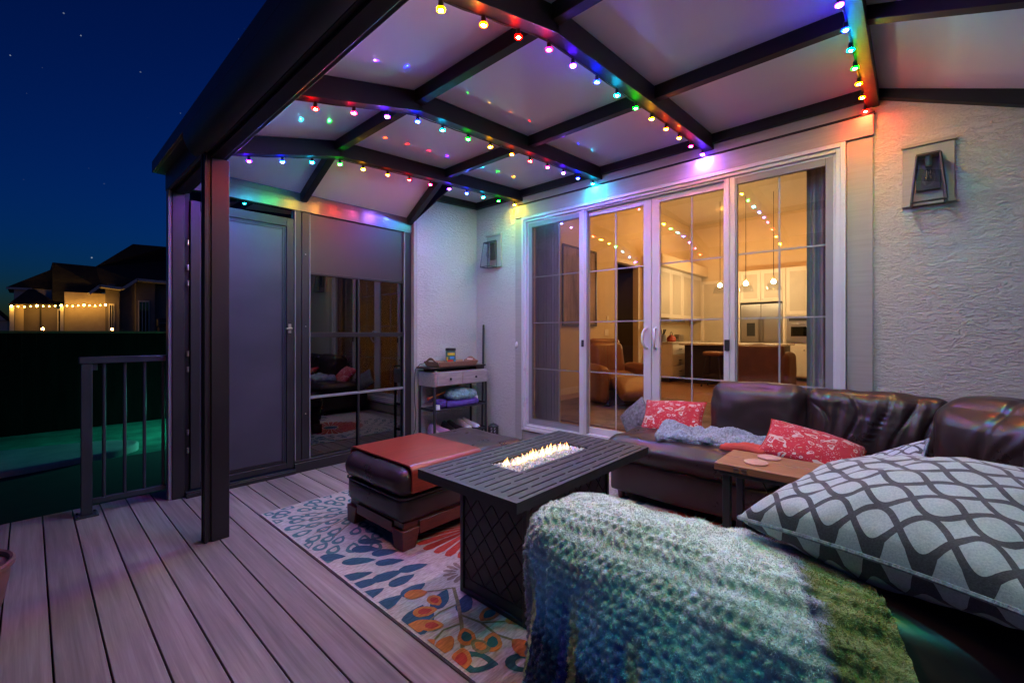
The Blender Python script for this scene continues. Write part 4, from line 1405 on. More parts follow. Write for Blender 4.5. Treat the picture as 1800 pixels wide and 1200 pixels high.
# ------------------------------------------------------------------ fire table
def fire_table():
    root = thing('fire_table', 'black metal fire table with slotted top and burning glass tray', 'fire table', (1.74, 1.37, RZ))
    x0, x1, y0, y1, zt = 1.197, 2.285, 1.065, 1.672, 0.632
    bx0, bx1, by0, by1 = 1.477, 2.048, 1.298, 1.490
    th = 0.016
    top = MB()
    # rows of slats with short slots between them
    nrow = 12
    pitch = (y1 - y0 - 0.05) / nrow
    slot = 0.0075
    def strip(xa, xb, ya, yb):
        """strip of plate minus the burner opening"""
        if yb <= by0 or ya >= by1 or xb <= bx0 or xa >= bx1:
            top.box(xa, xb, ya, yb, zt - th, zt); return
        if ya < by0: strip(xa, xb, ya, by0); ya = by0
        if yb > by1: strip(xa, xb, by1, yb); yb = by1
        if xa < bx0: top.box(xa, bx0, ya, yb, zt - th, zt)
        if xb > bx1: top.box(bx1, xb, ya, yb, zt - th, zt)
    strip(x0, x1, y0, y0 + 0.025 - slot / 2)
    strip(x0, x1, y1 - 0.025 + slot / 2, y1)
    for k in range(nrow + 1):
        yc = y0 + 0.025 + k * pitch
        # slot line k : bridges between slots
        xs = [x0]
        n = 4
        gap = 0.022
        seg = (x1 - x0 - 0.06) / n
        shift = 0.5 * seg if k % 2 else 0
        spans = []
        a = x0 + 0.03
        marks = [a + i * seg + shift for i in range(-1, n + 1)]
        for mkx in marks:
            s0, s1 = max(mkx + gap / 2, x0 + 0.03), min(mkx + seg - gap / 2, x1 - 0.03)
            if s1 - s0 > 0.05: spans.append((s0, s1))
        cur = x0
        for s0, s1 in spans:
            strip(cur, s0, yc - slot / 2, yc + slot / 2); cur = s1
        strip(cur, x1, yc - slot / 2, yc + slot / 2)
        if k < nrow: strip(x0, x1, yc + slot / 2, yc + pitch - slot / 2)
    # apron
    top.box(x0, x1, y0, y0 + 0.012, zt - 0.042, zt - th - 0.0004); top.box(x0, x1, y1 - 0.012, y1, zt - 0.042, zt - th - 0.0004)
    top.box(x0, x0 + 0.012, y0 + 0.012, y1 - 0.012, zt - 0.042, zt - th - 0.0004); top.box(x1 - 0.012, x1, y0 + 0.012, y1 - 0.012, zt - 0.042, zt - th - 0.0004)
    top.build('table_top', 'black_metal', root)
    # burner tray
    t = MB()
    t.box(bx0 - 0.004, bx1 + 0.004, by0 - 0.004, by1 + 0.004, zt - 0.06, zt - 0.05)
    t.box(bx0 - 0.004, bx0 - 0.0005, by0, by1, zt - 0.05, zt - 0.017); t.box(bx1 + 0.0005, bx1 + 0.004, by0, by1, zt - 0.05, zt - 0.017)
    t.box(bx0, bx1, by0 - 0.004, by0 - 0.0005, zt - 0.05, zt - 0.017); t.box(bx0, bx1, by1 + 0.0005, by1 + 0.004, zt - 0.05, zt - 0.017)
    tr = t.build('burner_tray', 'steel', root)
    # chips of fire glass
    g = MB()
    for k in range(2600):
        x = random.uniform(bx0 + 0.006, bx1 - 0.006); y = random.uniform(by0 + 0.006, by1 - 0.006)
        z = zt - 0.022 + random.uniform(-0.012, 0.014)
        r = random.uniform(0.005, 0.0105)
        rot = Matrix.Rotation(random.uniform(0, 6.28), 3, Vector((random.gauss(0, 1), random.gauss(0, 1), random.gauss(0, 1) + .01)))
        vs = [Vector((x, y, z)) + rot @ Vector(p) * r for p in ((1, 0, .1), (-.3, .9, 0), (-.6, -.7, .2), (.1, .1, 1), (.2, -.1, -.8))]
        g.add(vs, [(0, 1, 3), (1, 2, 3), (2, 0, 3), (1, 0, 4), (2, 1, 4), (0, 2, 4)])
    tag(g.build('fire_glass', 'fire_glass', tr, smooth=False), kind='stuff')
    # flames along the burner pipe
    fl = MB()
    for k in range(44):
        t = (k + random.random()) / 44
        x = bx0 + 0.05 + (bx1 - bx0 - 0.10) * t
        y = (by0 + by1) / 2 + 0.030 + random.gauss(0, 0.014)
        hgt = random.uniform(0.016, 0.044) * (1.15 - 0.3 * abs(t - 0.5))
        w = random.uniform(0.003, 0.0065)
        n = 8
        vs, uv = [], []
        lean = Vector((random.gauss(0, .004), random.gauss(0, .004), 0))
        prof = ((0.35, 0), (0.9, 0.14), (1.0, 0.3), (0.72, 0.52), (0.38, 0.75), (0.0, 1.0))
        for r, s in prof:
            for q in range(n):
                a = 2 * math.pi * q / n
                vs.append((x + r * w * math.cos(a) + lean.x * s * s * 2, y + r * w * math.sin(a) + lean.y * s * s * 2, zt - 0.014 + hgt * s))
                uv.append((q / n, s))
        fs = [(i * n + q, i * n + (q + 1) % n, (i + 1) * n + (q + 1) % n, (i + 1) * n + q) for i in range(len(prof) - 1) for q in range(n)]
        fl.add(vs, fs, 0, uv)
    tag(fl.build('flames', 'flame', tr, angle=None), kind='stuff')
    # pedestal: frame with diamond plates set behind narrow joints
    px0, px1, py0, py1 = 1.405, 2.090, 1.196, 1.618
    pz0, pz1 = RZ + 0.001, zt - 0.043
    f = MB()
    for x in (px0, px1 - 0.022):
        for y in (py0, py1 - 0.022): f.box(x, x + 0.022, y, y + 0.022, pz0, pz1)
    for za, zb in ((pz0, pz0 + 0.022), (pz1 - 0.022, pz1)):
        f.box(px0 + 0.022, px1 - 0.022, py0, py0 + 0.018, za, zb); f.box(px0 + 0.022, px1 - 0.022, py1 - 0.018, py1, za, zb)
        f.box(px0, px0 + 0.018, py0 + 0.022, py1 - 0.022, za, zb); f.box(px1 - 0.018, px1, py0 + 0.022, py1 - 0.022, za, zb)
    f.build('pedestal_frame', 'black_metal', root, 0.002)
    bx('gas_housing', 'black_plastic', root, px0 + 0.02, px1 - 0.02, py0 + 0.02, py1 - 0.02, pz0 + 0.002, pz1 - 0.004)

    def lattice(name, u0, u1, put):
        m = MB()
        pw_, ph_ = 0.094, 0.112
        j = 0.0055
        za, zb = pz0 + 0.075, pz1 - 0.022
        def clip_poly(poly):
            def cut(ps, ins, inter):
                o = []
                for i in range(len(ps)):
                    a, b = ps[i], ps[(i + 1) % len(ps)]
                    if ins(a): o.append(a)
                    if ins(a) != ins(b): o.append(inter(a, b))
                return o
            for axis, lim, sg in ((0, u0, 1), (0, u1, -1), (1, za, 1), (1, zb, -1)):
                if not poly: return poly
                ins = lambda p, axis=axis, lim=lim, sg=sg: (p[axis] - lim) * sg >= 0
                def inter(a, b, axis=axis, lim=lim):
                    t = (lim - a[axis]) / (b[axis] - a[axis])
                    return tuple(a[k] + (b[k] - a[k]) * t for k in (0, 1))
                poly = cut(poly, ins, inter)
            return poly
        nu, nz = int((u1 - u0) / pw_) + 3, int((zb - za) / (ph_ / 2)) + 3
        for iz in range(-1, nz):
            for iu in range(-1, nu):
                cu = u0 + (iu + (0.5 if iz % 2 else 0)) * pw_; cz = za + iz * ph_ / 2
                hw, hh = pw_ / 2 - j * 0.65, ph_ / 2 - j * 0.8
                poly = clip_poly([(cu + hw, cz), (cu, cz + hh), (cu - hw, cz), (cu, cz - hh)])
                if len(poly) < 3: continue
                n = len(poly)
                vs = [put(p[0], p[1], 0.0) for p in poly] + [put(p[0], p[1], 0.005) for p in poly]
                m.add(vs, [tuple(range(n)), tuple(range(n, 2 * n))[::-1]] + [(i, n + i, n + (i + 1) % n, (i + 1) % n) for i in range(n)])
        # plain kick plate below the diamonds
        vs = [put(u, z, d) for d in (0, 0.005) for u, z in ((u0, pz0 + .022), (u1, pz0 + .022), (u1, za - .004), (u0, za - .004))]
        m.add(vs, [(0, 1, 2, 3), (7, 6, 5, 4), (0, 4, 5, 1), (1, 5, 6, 2), (2, 6, 7, 3), (3, 7, 4, 0)])
        m.build(name, 'black_metal', root, smooth=False)
    lattice('lattice_panel', py0 + 0.024, py1 - 0.024, lambda u, z, d: (px0 + 0.008 + d, u, z))
    lattice('lattice_panel', px0 + 0.024, px1 - 0.024, lambda u, z, d: (u, py0 + 0.008 + d, z))
    lattice('lattice_panel', py0 + 0.024, py1 - 0.024, lambda u, z, d: (px1 - 0.008 - d, u, z))
    return root


fire_table()


# ------------------------------------------------------------------ ottoman with a wooden tray
def ottoman():
    root = thing('ottoman', 'long dark leather ottoman on wooden feet beside the fire table', 'ottoman', (1.95, 2.46, RZ))
    x0, x1, y0, y1 = 1.415, 2.50, 2.125, 2.800
    cx, cy = (x0 + x1) / 2, (y0 + y1) / 2
    L = 'ottoman_leather'
    m = MB()
    rounded(m, (cx, cy, 0.385), ((x1 - x0) / 2 + 0.012, (y1 - y0) / 2 + 0.012, 0.088), 0.080, (0.010, 0.008, 0.012), 22, 0.006, 5, seed=3.1)
    pad = m.build('seat_pad', L, root, angle=None)
    m = MB()
    rounded(m, (cx, cy, 0.235), ((x1 - x0) / 2 - 0.012, (y1 - y0) / 2 - 0.012, 0.075), 0.030, (0.012, 0.012, 0), 16, 0.005, 5, seed=1.1)
    m.build('body', L, root, angle=None)
    # welt between pad and body
    rim = []
    a, b = (x1 - x0) / 2 - 0.002, (y1 - y0) / 2 - 0.002
    for sx, sy, ang in ((1, 1, 0), (-1, 1, 90), (-1, -1, 180), (1, -1, 270)):
        for k in range(6):
            t = R(ang + 18 * k)
            rim.append((cx + sx * (a - 0.05) + 0.05 * math.cos(t), cy + sy * (b - 0.05) + 0.05 * math.sin(t), 0.306))
    MB().tube(rim + [rim[0]], 0.006, 8, cap=False).build('welt', L, root)
    # wooden plinth and feet
    p = MB()
    p.box(x0 + 0.03, x1 - 0.03, y0 + 0.03, y1 - 0.03, 0.120, 0.162)
    p.build('plinth', 'feet_wood', root, 0.004)
    for sx in (0, 1):
        for sy in (0, 1):
            xa = x0 + 0.012 if sx == 0 else x1 - 0.132
            yb = y0 + 0.012 if sy == 0 else y1 - 0.132
            m = MB()
            # L-shaped bracket foot, tapering down
            def leg(xc0, xc1, yc0, yc1, tx0, tx1, ty0, ty1):
                vs = [(tx0, ty0, RZ + .0005), (tx1, ty0, RZ + .0005), (tx1, ty1, RZ + .0005), (tx0, ty1, RZ + .0005), (xc0, yc0, 0.1195), (xc1, yc0, 0.1195), (xc1, yc1, 0.1195), (xc0, yc1, 0.1195)]
                m.add(vs, [(0, 3, 2, 1), (4, 5, 6, 7), (0, 1, 5, 4), (1, 2, 6, 5), (2, 3, 7, 6), (3, 0, 4, 7)])
            ins = 0.02
            if sx == 0 and sy == 0: leg(xa, xa + .12, yb, yb + .12, xa + .002, xa + .09, yb + .002, yb + .09)
            elif sx == 1 and sy == 0: leg(xa, xa + .12, yb, yb + .12, xa + .03, xa + .118, yb + .002, yb + .09)
            elif sx == 0: leg(xa, xa + .12, yb, yb + .12, xa + .002, xa + .09, yb + .03, yb + .118)
            else: leg(xa, xa + .12, yb, yb + .12, xa + .03, xa + .118, yb + .03, yb + .118)
            m.build('foot', 'feet_wood', root, 0.004)
    f = MB()
    f.box(x0 + 0.134, x1 - 0.134, y0 + 0.016, y0 + 0.032, 0.075, 0.150); f.box(x0 + 0.016, x0 + 0.032, y0 + 0.134, y1 - 0.134, 0.085, 0.150)
    f.build('apron', 'feet_wood', root, 0.003)

    # cherry tray: a sheet bent over the pad
    t = thing('wooden_saddle_tray', 'red cherry wood tray bent over the ottoman top', 'tray', (1.73, 2.46, 0.478))
    xa, xb = 1.468, 2.02
    prof = []
    ya, yb = y0 - 0.022, y1 + 0.022
    rr = 0.045
    zt = 0.494
    def arc(c, z, a0, a1, r): return [(c + r * math.cos(R(a)), z + r * math.sin(R(a))) for a in np.linspace(a0, a1, 7)]
    outer = [(ya, 0.338)] + arc(ya + rr, zt - rr, 180, 90, rr) + arc(yb - rr, zt - rr, 90, 0, rr) + [(yb, 0.40)]
    th = 0.012
    innr = [(yb - th, 0.40)] + arc(yb - rr, zt - rr, 0, 90, rr - th) + arc(ya + rr, zt - rr, 90, 180, rr - th) + [(ya + th, 0.338)]
    no = len(outer)
    vs, fs = [], []
    for x in (xa, xb):
        vs += [(x, p[0], p[1]) for p in outer] + [(x, p[0], p[1]) for p in innr[::-1]]
    n2 = 2 * no
    for k in range(no - 1):
        fs += [(k, k + 1, n2 + k + 1, n2 + k), (no + k + 1, no + k, n2 + no + k, n2 + no + k + 1),
               (k + 1, k, no + k, no + k + 1), (n2 + k, n2 + k + 1, n2 + no + k + 1, n2 + no + k)]
    fs += [(0, n2, n2 + no, no), (no - 1, no + no - 1, n2 + no + no - 1, n2 + no - 1)]
    MB().add(vs, fs).build('tray_board', 'cherry_wood', t, 0.0025)
    return root


ottoman()


# ------------------------------------------------------------------ sectional sofa
def swept(path, hw, z0, z1, r, puffs=0.02, nseg=40, nring=28, amp=0.01, seed=0.0, ends=0.09, lean=0.0, pleat=0.0):
    """soft back cushion swept along a plan curve; rounded section, closed soft ends"""
    P = [Vector((p[0], p[1], 0)) for p in path]
    # Catmull-Rom sampling
    def cr(t):
        n = len(P) - 1
        i = min(int(t * n), n - 1); u = t * n - i
        p0 = P[max(i - 1, 0)]; p1 = P[i]; p2 = P[i + 1]; p3 = P[min(i + 2, n)]
        return 0.5 * ((2 * p1) + (-p0 + p2) * u + (2 * p0 - 5 * p1 + 4 * p2 - p3) * u * u + (-p0 + 3 * p1 - 3 * p2 + p3) * u ** 3)
    vs, fs = [], []
    zc, hh = (z0 + z1) / 2, (z1 - z0) / 2
    for i in range(nseg + 1):
        t = i / nseg
        c = cr(t); d = (cr(min(1, t + 0.01)) - cr(max(0, t - 0.01))).normalized()
        nrm = Vector((d.y, -d.x, 0))
        e = min(t, 1 - t) / ends
        k = math.sqrt(max(0.0, 1 - (1 - min(1, e)) ** 2)) if e < 1 else 1.0
        sw = hw * (0.25 + 0.75 * k); sh = hh * (0.80 + 0.20 * k)
        for q in range(nring):
            a = 2 * math.pi * q / nring
            ca, sa = math.cos(a), math.sin(a)
            ex = 0.55
            u = math.copysign(abs(ca) ** ex, ca) * sw; w = math.copysign(abs(sa) ** ex, sa) * sh
            u += lean * (w / hh)
            p = c + nrm * u + Vector((0, 0, zc + w))
            dd = (nrm * ca + Vector((0, 0, sa)))
            nz = mnoise.fractal(p * 4.5 + Vector((seed, seed, seed)), 1.0, 2.0, 4) * amp
            if pleat:
                nz += pleat * math.sin(t * 60 + 2 * math.sin(t * 23 + seed)) * max(0, 1 - abs(sa - 0.35) * 1.1) * (0.5 + 0.5 * math.sin(t * 17 + seed))
            p += dd * nz
            vs.append(p)
    for i in range(nseg):
        for q in range(nring):
            a, b = i * nring + q, i * nring + (q + 1) % nring
            fs.append((a, b, b + nring, a + nring))
    fs.append(tuple(range(nring))[::-1]); fs.append(tuple(range(nseg * nring, (nseg + 1) * nring)))
    return MB().add(vs, fs)


def sofa():
    root = thing('sectional_sofa', 'dark brown leather corner sofa along the stucco wall with soft back cushions', 'sofa', (2.6, 0.4, RZ))
    L = 'dark_leather'
    ZF = RZ + 0.001
    # wing along the house
    m = MB(); rounded(m, (3.36, 0.74, 0.19), (0.375, 0.97, 0.13), 0.04, (0.01, 0.0, 0), 14, 0.004, 4, seed=2)
    m.build('seat_base', L, root, angle=None)
    m = MB(); rounded(m, (3.30, 1.16, 0.385), (0.355, 0.575, 0.095), 0.085, (0.012, 0.015, 0.022), 22, 0.010, 5, seed=5)
    m.build('seat_cushion', L, root, angle=None)
    m = MB(); rounded(m, (3.30, 0.255, 0.385), (0.355, 0.325, 0.095), 0.085, (0.012, 0.0, 0.020), 18, 0.010, 5, seed=9)
    m.build('seat_cushion', L, root, angle=None)

    def crA(P, pos):
        return -0.012 * max(0, 1 - abs(P.z - 0.2) * 4) * math.sin(pos.y * 60) * (1 if P.x < 0 else 0) * max(0, abs(P.y) - 0.5) * 2
    tilt = Matrix.Rotation(R(7), 3, 'Y')
    m = MB(); rounded(m, (3.560, 0.815, 0.650), (0.140, 0.302, 0.238), 0.085, (0.040, 0.006, 0.012), 30, 0.014, 4, rot=tilt, seed=1.3, crease=crA)
    m.build('back_cushion', L, root, angle=None)

    def crB(P, pos):
        s = math.sin(pos.y * 52 + 2.0 * math.sin(pos.z * 9 + pos.y * 4)) + 0.6 * math.sin(pos.y * 93 + pos.z * 14)
        g = abs(math.sin(pos.y * 21 + 1.6 * math.sin(pos.z * 10 + pos.y * 6)))
        return (0.006 * s - 0.020 * math.exp(-(g / 0.16) ** 2)) * (1 if P.x < 0.3 else 0) * max(0, 1 - (P.y * 0.95) ** 4) * max(0.1, 1 - abs(P.z - 0.1) ** 1.5)
    m = MB(); rounded(m, (3.565, 0.165, 0.645), (0.140, 0.352, 0.232), 0.080, (0.036, 0.004, 0.010), 72, 0.014, 4, rot=tilt, seed=4.4, crease=crB)
    m.build('back_cushion', L, root, angle=None)
    # curved corner back
    swept([(3.58, 0.02), (3.53, -0.17), (3.40, -0.32), (3.20, -0.43), (2.95, -0.49), (2.66, -0.51)], 0.150, 0.36, 0.845, 0.1, nseg=70, nring=36, amp=0.016, seed=2.7, ends=0.12, lean=-0.03, pleat=0.016
          ).build('corner_back', L, root, angle=None)
    def cr_corner(P, pos):
        if P.x > 0: return 0.0
        q = math.hypot(P.y * 0.9, P.z + 0.15); an = math.atan2(P.z + 0.15, P.y)
        return -0.040 * math.exp(-(q / 0.13) ** 2) + 0.007 * math.sin(an * 11 + 2 * math.sin(an * 3)) * math.exp(-q / 0.55) * min(1, q * 6) \
            - 0.012 * math.exp(-(abs(P.y + 0.12 * P.z) / 0.035) ** 2)
    m = MB(); rounded(m, (3.17, -0.365, 0.655), (0.165, 0.275, 0.262), 0.125, (0.075, 0.012, 0.024), 56, 0.007, 3, rot=Matrix.Rotation(R(-36), 3, 'Z'), seed=17, crease=cr_corner)
    m.build('corner_cushion', L, root, angle=None)
    swept([(2.71, -0.545), (2.2, -0.55), (1.75, -0.545)], 0.13, 0.36, 0.86, 0.1, amp=0.012, seed=6.1, ends=0.14, lean=-0.02).build('back_cushion', L, root, angle=None)
    # outer shell
    m = MB(); m.box(3.665, 3.745, -0.30, 1.10, ZF, 0.76); m.box(1.36, 3.30, -0.745, -0.655, ZF, 0.76)
    m.add([(3.745, -0.30, ZF), (3.665, -0.30, ZF), (3.30, -0.655, ZF), (3.30, -0.745, ZF), (3.745, -0.30, .76), (3.665, -0.30, .76), (3.30, -0.655, .76), (3.30, -0.745, .76)],
          [(0, 3, 2, 1), (4, 5, 6, 7), (0, 1, 5, 4), (1, 2, 6, 5), (2, 3, 7, 6), (3, 0, 4, 7)])
    m.build('back_shell', L, root, 0.02, 3)
    # corner and near wing seats
    m = MB(); rounded(m, (3.08, -0.26, 0.33), (0.55, 0.33, 0.135), 0.09, (0.0, 0.0, 0.02), 18, 0.008, 4, seed=8); m.build('seat_cushion', L, root, angle=None)
    m = MB(); rounded(m, (1.80, -0.02, 0.345), (0.42, 0.46, 0.095), 0.085, (0.0, 0.012, 0.022), 20, 0.010, 4, seed=12); m.build('seat_cushion', L, root, angle=None)
    m = MB(); rounded(m, (1.80, -0.06, 0.165), (0.42, 0.52, 0.105), 0.04, (0, 0, 0), 10, 0.004, 4, seed=14); m.build('seat_base', L, root, angle=None)
    # arm nearest the camera
    m = MB(); rounded(m, ARM_C, ARM_H, 0.105, (0.02, 0.02, 0.015), 24, 0.010, 4, seed=21)
    m.build('arm', L, root, angle=None)
    for x, y in ((3.05, 1.64), (3.66, 1.64), (3.66, 0.0), (1.45, 0.55), (1.45, -0.6), (2.2, 0.5), (3.0, -0.5), (2.4, -0.6)):
        MB().lathe([(0.022, 0.0), (0.03, 0.06)], (x, y, RZ + 0.0005), 12).build('foot', 'feet_wood', root)
    return root


ARM_C = (1.235, 0.125, 0.352)
ARM_H = (0.150, 0.800, 0.325)
sofa()


# ------------------------------------------------------------------ fleece blanket over the sofa arm
def blanket():
    half = (ARM_H[0] + 0.022, ARM_H[1] + 0.022, ARM_H[2] + 0.020)
    root = thing('fleece_blanket', 'fluffy mint to deep blue plaid blanket draped over the sofa arm', 'blanket', (1.2, 0.5, 0.1))
    x_out = ARM_C[0] - half[0]
    ztop = ARM_C[2] + half[2]

    def border(x, z):
        """slanting edge of the plaid field, seen along the arm"""
        return 0.125 + 0.44 * max(0.0, x - 1.08) * (1 if z > 0.55 else 0) - 0.42 * max(0.0, 0.66 - z)

    def keep(quad):
        xs = sum(p[0] for p in quad) / 4; ys = sum(p[1] for p in quad) / 4; zs = sum(p[2] for p in quad) / 4
        W = [ARM_C[i] + math.copysign(abs(q) ** 0.8, q) * half[i] for i, q in enumerate((xs, ys, zs))]
        if W[1] < 0.0: return False
        if xs > 0.97 and zs < 0.62: return False          # inner side: a short fall only
        if ys > 0.97 and zs < -0.55 + 0.3 * xs: return False
        if zs < -0.80 + 0.05 * math.sin(ys * 19): return False
        return True

    def path_s(pos):
        """distance from the inner top edge, across the top and down the outside"""
        if pos.z > ztop - 0.06: return max(0, (ARM_C[0] + half[0]) - pos.x)
        return 2 * half[0] + max(0, ztop - pos.z) - 0.05

    def cr(P, pos):
        w = Vector(pos) + Vector(ARM_C)
        s = path_s(w)
        ru = math.sin(2 * math.pi * (s + 0.010 * mnoise.noise(w * 14) + 0.003 * math.sin(w.y * 50)) / 0.032) * (0.30 + 0.70 * math.sin(2 * math.pi * (w.y + 0.006 * mnoise.noise(w * 21)) / 0.027 + 1.5 * math.sin(s * 61)))
        d = (0.0075 + 0.0030 * mnoise.noise(w * 9)) * ru * min(1, max(0.10, (s - 0.10) * 6))
        d += 0.016 * mnoise.fractal(w * 6, 1.0, 2.0, 3)
        # folds running down the front corner and outside
        fold = math.sin(w.y * 15 + 0.8 * math.sin(w.z * 6)) * 0.016 * max(0, min(1, (ztop - w.z) * 3 - 0.25))
        d += fold
        if P.y > 0.80: d += 0.030 * math.sin(w.x * 26 + w.z * 5) * max(0, min(1, (ztop - w.z) * 4 - 0.1))
        if w.z < 0.25: d += (0.25 - w.z) * 0.10
        if P.x < -0.5: d += 0.30 * max(0.0, ztop - 0.04 - w.z) * (1 - 0.85 * min(1, max(0, (w.y - 0.45) / 0.45)))
        return max(d, -0.010)
    m = MB()
    rounded(m, ARM_C, half, 0.115, (0.02, 0.02, 0.012), 236, 0, 1, keep=keep, crease=cr)
    # shear the free end so that its hem slants across the arm
    for i, (x, y, z) in enumerate(m.v):
        k = min(1, max(0, (0.55 - y) / 0.40))
        if k > 0: m.v[i] = (x, y + k * (border(max(x, 1.06), z) - 0.125 - 0.10 * max(0, 0.68 - z)), z)
    V = np.array(m.v)

    def lightened_dye(p):
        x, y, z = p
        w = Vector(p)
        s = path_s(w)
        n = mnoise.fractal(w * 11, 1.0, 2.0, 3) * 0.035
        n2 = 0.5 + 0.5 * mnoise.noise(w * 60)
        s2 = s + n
        stops = [(0.0, (0.58, 0.72, 0.66)), (0.29, (0.58, 0.74, 0.70)), (0.38, (0.50, 0.74, 0.74)), (0.46, (0.38, 0.80, 0.88)), (0.55, (0.22, 0.66, 0.82)), (0.62, (0.10, 0.38, 0.62)), (0.69, (0.022, 0.040, 0.10)), (2, (0.016, 0.022, 0.055))]  # blues of the outer face lightened to stand in for missing light
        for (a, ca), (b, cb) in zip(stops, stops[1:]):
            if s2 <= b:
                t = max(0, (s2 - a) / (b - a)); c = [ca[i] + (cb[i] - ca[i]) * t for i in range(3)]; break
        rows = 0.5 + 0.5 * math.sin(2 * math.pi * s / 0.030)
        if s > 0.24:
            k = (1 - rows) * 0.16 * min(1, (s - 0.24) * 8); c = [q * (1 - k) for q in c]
        # woven check lines
        if s > 0.46 and y < 0.93:
            t = ((y - 0.095 + n * 0.35) % 0.200) / 0.200
            if t < 0.10 or t > 0.93:
                k = min(1, (s - 0.46) * 7) * 0.9
                c = [c[i] * (1 - k) + (0.50, 0.62, 0.24)[i] * k for i in range(3)]
            elif 0.16 < t < 0.30 and s > 0.52:
                k = 0.6; c = [c[i] * (1 - k) + (0.08, 0.10, 0.50)[i] * k for i in range(3)]
        if s > 0.70 and ((s + n * 0.5) % 0.20) < 0.05: c = [c[i] * 0.4 + (0.10, 0.34, 0.48)[i] * 0.6 for i in range(3)]
        if y < border(x, z) + n * 0.12:                      # olive border
            k = 0.9; c = [c[i] * (1 - k) + (0.16, 0.22, 0.03)[i] * k for i in range(3)]
        elif y < border(x, z) + 0.022:
            c = [c[i] * 0.4 + (0.14, 0.11, 0.30)[i] * 0.6 for i in range(3)]
        if y > 0.90:                                                     # plush lining at the fold
            k = min(1, (y - 0.90) * 40) * 0.75; c = [c[i] * (1 - k) + (0.30, 0.34, 0.25)[i] * k for i in range(3)]
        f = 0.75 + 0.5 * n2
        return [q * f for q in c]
    cols = np.array([lightened_dye(p) for p in m.v])

    def paint(o, cc):
        at = o.data.color_attributes.new('lightened_dye', 'FLOAT_COLOR', 'POINT')
        buf = np.ones((len(cc), 4)); buf[:, :3] = cc
        at.data.foreach_set('color', buf.ravel())
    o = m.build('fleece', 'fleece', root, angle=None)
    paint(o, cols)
    # pile: short curved tufts
    F = np.array([f for f in m.f])
    A, B, Cc, D = (V[F[:, k]] for k in range(4))
    nr = np.cross(Cc - A, D - B); ar = np.linalg.norm(nr, axis=1); nr /= ar[:, None] + 1e-12
    # keep tufts on the sides that can be seen at all
    N = 200000
    idx = rng.choice(len(F), N, p=ar / ar.sum())
    u, v = rng.random(N)[:, None], rng.random(N)[:, None]
    base = (A[idx] * (1 - u) + B[idx] * u) * (1 - v) + (D[idx] * (1 - u) + Cc[idx] * u) * v
    nn = nr[idx]
    rnd = rng.normal(0, 1, (N, 3))
    q = base * 55
    fld = np.stack([np.sin(q[:, 1] * 1.3 + 2 * np.sin(q[:, 2])), np.sin(q[:, 2] * 1.1 + 2 * np.sin(q[:, 0] + q[:, 1])), np.sin(q[:, 1] * 0.9 - q[:, 2] + 1.5 * np.sin(q[:, 0]))], 1)
    dirn = nn * 0.65 + fld * 0.45 + rnd * 0.32 + np.array([0, 0, -0.25])
    dirn /= np.linalg.norm(dirn, axis=1)[:, None]
    side = np.cross(dirn, rng.normal(0, 1, (N, 3))); side /= np.linalg.norm(side, axis=1)[:, None]
    ln = rng.uniform(0.003, 0.0080, (N, 1)); wd = rng.uniform(0.0004, 0.0009, (N, 1))
    tri = np.stack([base - side * wd, base + side * wd, base + dirn * ln], 1).reshape(-1, 3)
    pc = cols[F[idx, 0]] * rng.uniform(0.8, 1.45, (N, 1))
    L = WL[root]
    me = bpy.data.meshes.new('pile')
    me.from_pydata((tri - np.array(L)).tolist(), [], np.arange(3 * N).reshape(-1, 3).tolist())
    me.materials.append(MATS['fleece_pile'])
    po = bpy.data.objects.new('pile', me); COL.objects.link(po); po.parent = root; WL[po] = L
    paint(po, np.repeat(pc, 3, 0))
    tag(po, kind='stuff')


blanket()


def frame(xdir, zdir):
    """rotation with the given local x and (nearly) z axes"""
    x = Vector(xdir).normalized(); z = Vector(zdir); z = (z - x * z.dot(x)).normalized(); y = z.cross(x)
    return Matrix((x, y, z)).transposed()


# ------------------------------------------------------------------ cushions and throws on the sofa
pillow('lattice_cushion', 'lattice_cloth', (1.445, -0.03, 0.806), (0.58, 0.58), 0.265, frame((-0.38, -0.92, 0.07), (-0.10, 0.04, 1.0)),
       'large pale cushion with grey ring lattice beside the fluffy blanket', 'cushion', 'ring lattice cushions', pipe='knit_blue', seed=1.0, n=56, wr=0.016)
pillow('lattice_cushion', 'lattice_cloth', (2.27, 0.13, 0.615), (0.44, 0.44), 0.15, frame((1, -0.1, 0.45), (-0.35, 0.75, 0.75)),
       'smaller grey ring lattice cushion standing behind the wooden side table', 'cushion', 'ring lattice cushions', pipe='knit_blue', seed=5.0)
pillow('paisley_cushion', 'paisley_cloth', (3.48, 1.42, 0.575), (0.48, 0.34), 0.15, frame((0.12, -1, 0.05), (-0.75, 0.1, 0.75)),
       'red paisley cushion at the sofa end in front of the sliding doors', 'cushion', 'red paisley cushions', pipe='yarn_red', seed=2.0)
pillow('paisley_cushion', 'paisley_cloth', (3.24, 0.455, 0.535), (0.52, 0.36), 0.16, frame((0.05, -0.96, -0.22), (-0.45, 0.1, 0.9)),
       'red paisley cushion leaning on the pleated sofa back', 'cushion', 'red paisley cushions', pipe='yarn_red', seed=7.0)
pillow('fur_cushion', 'grey_fur', (3.62, 1.80, 0.50), (0.30, 0.30), 0.13, frame((0.1, -0.7, 0.7), (-0.8, 0.5, 0.2)),
       'small fuzzy grey cushion standing at the end of the sofa by the doors', 'cushion', seed=9.0)


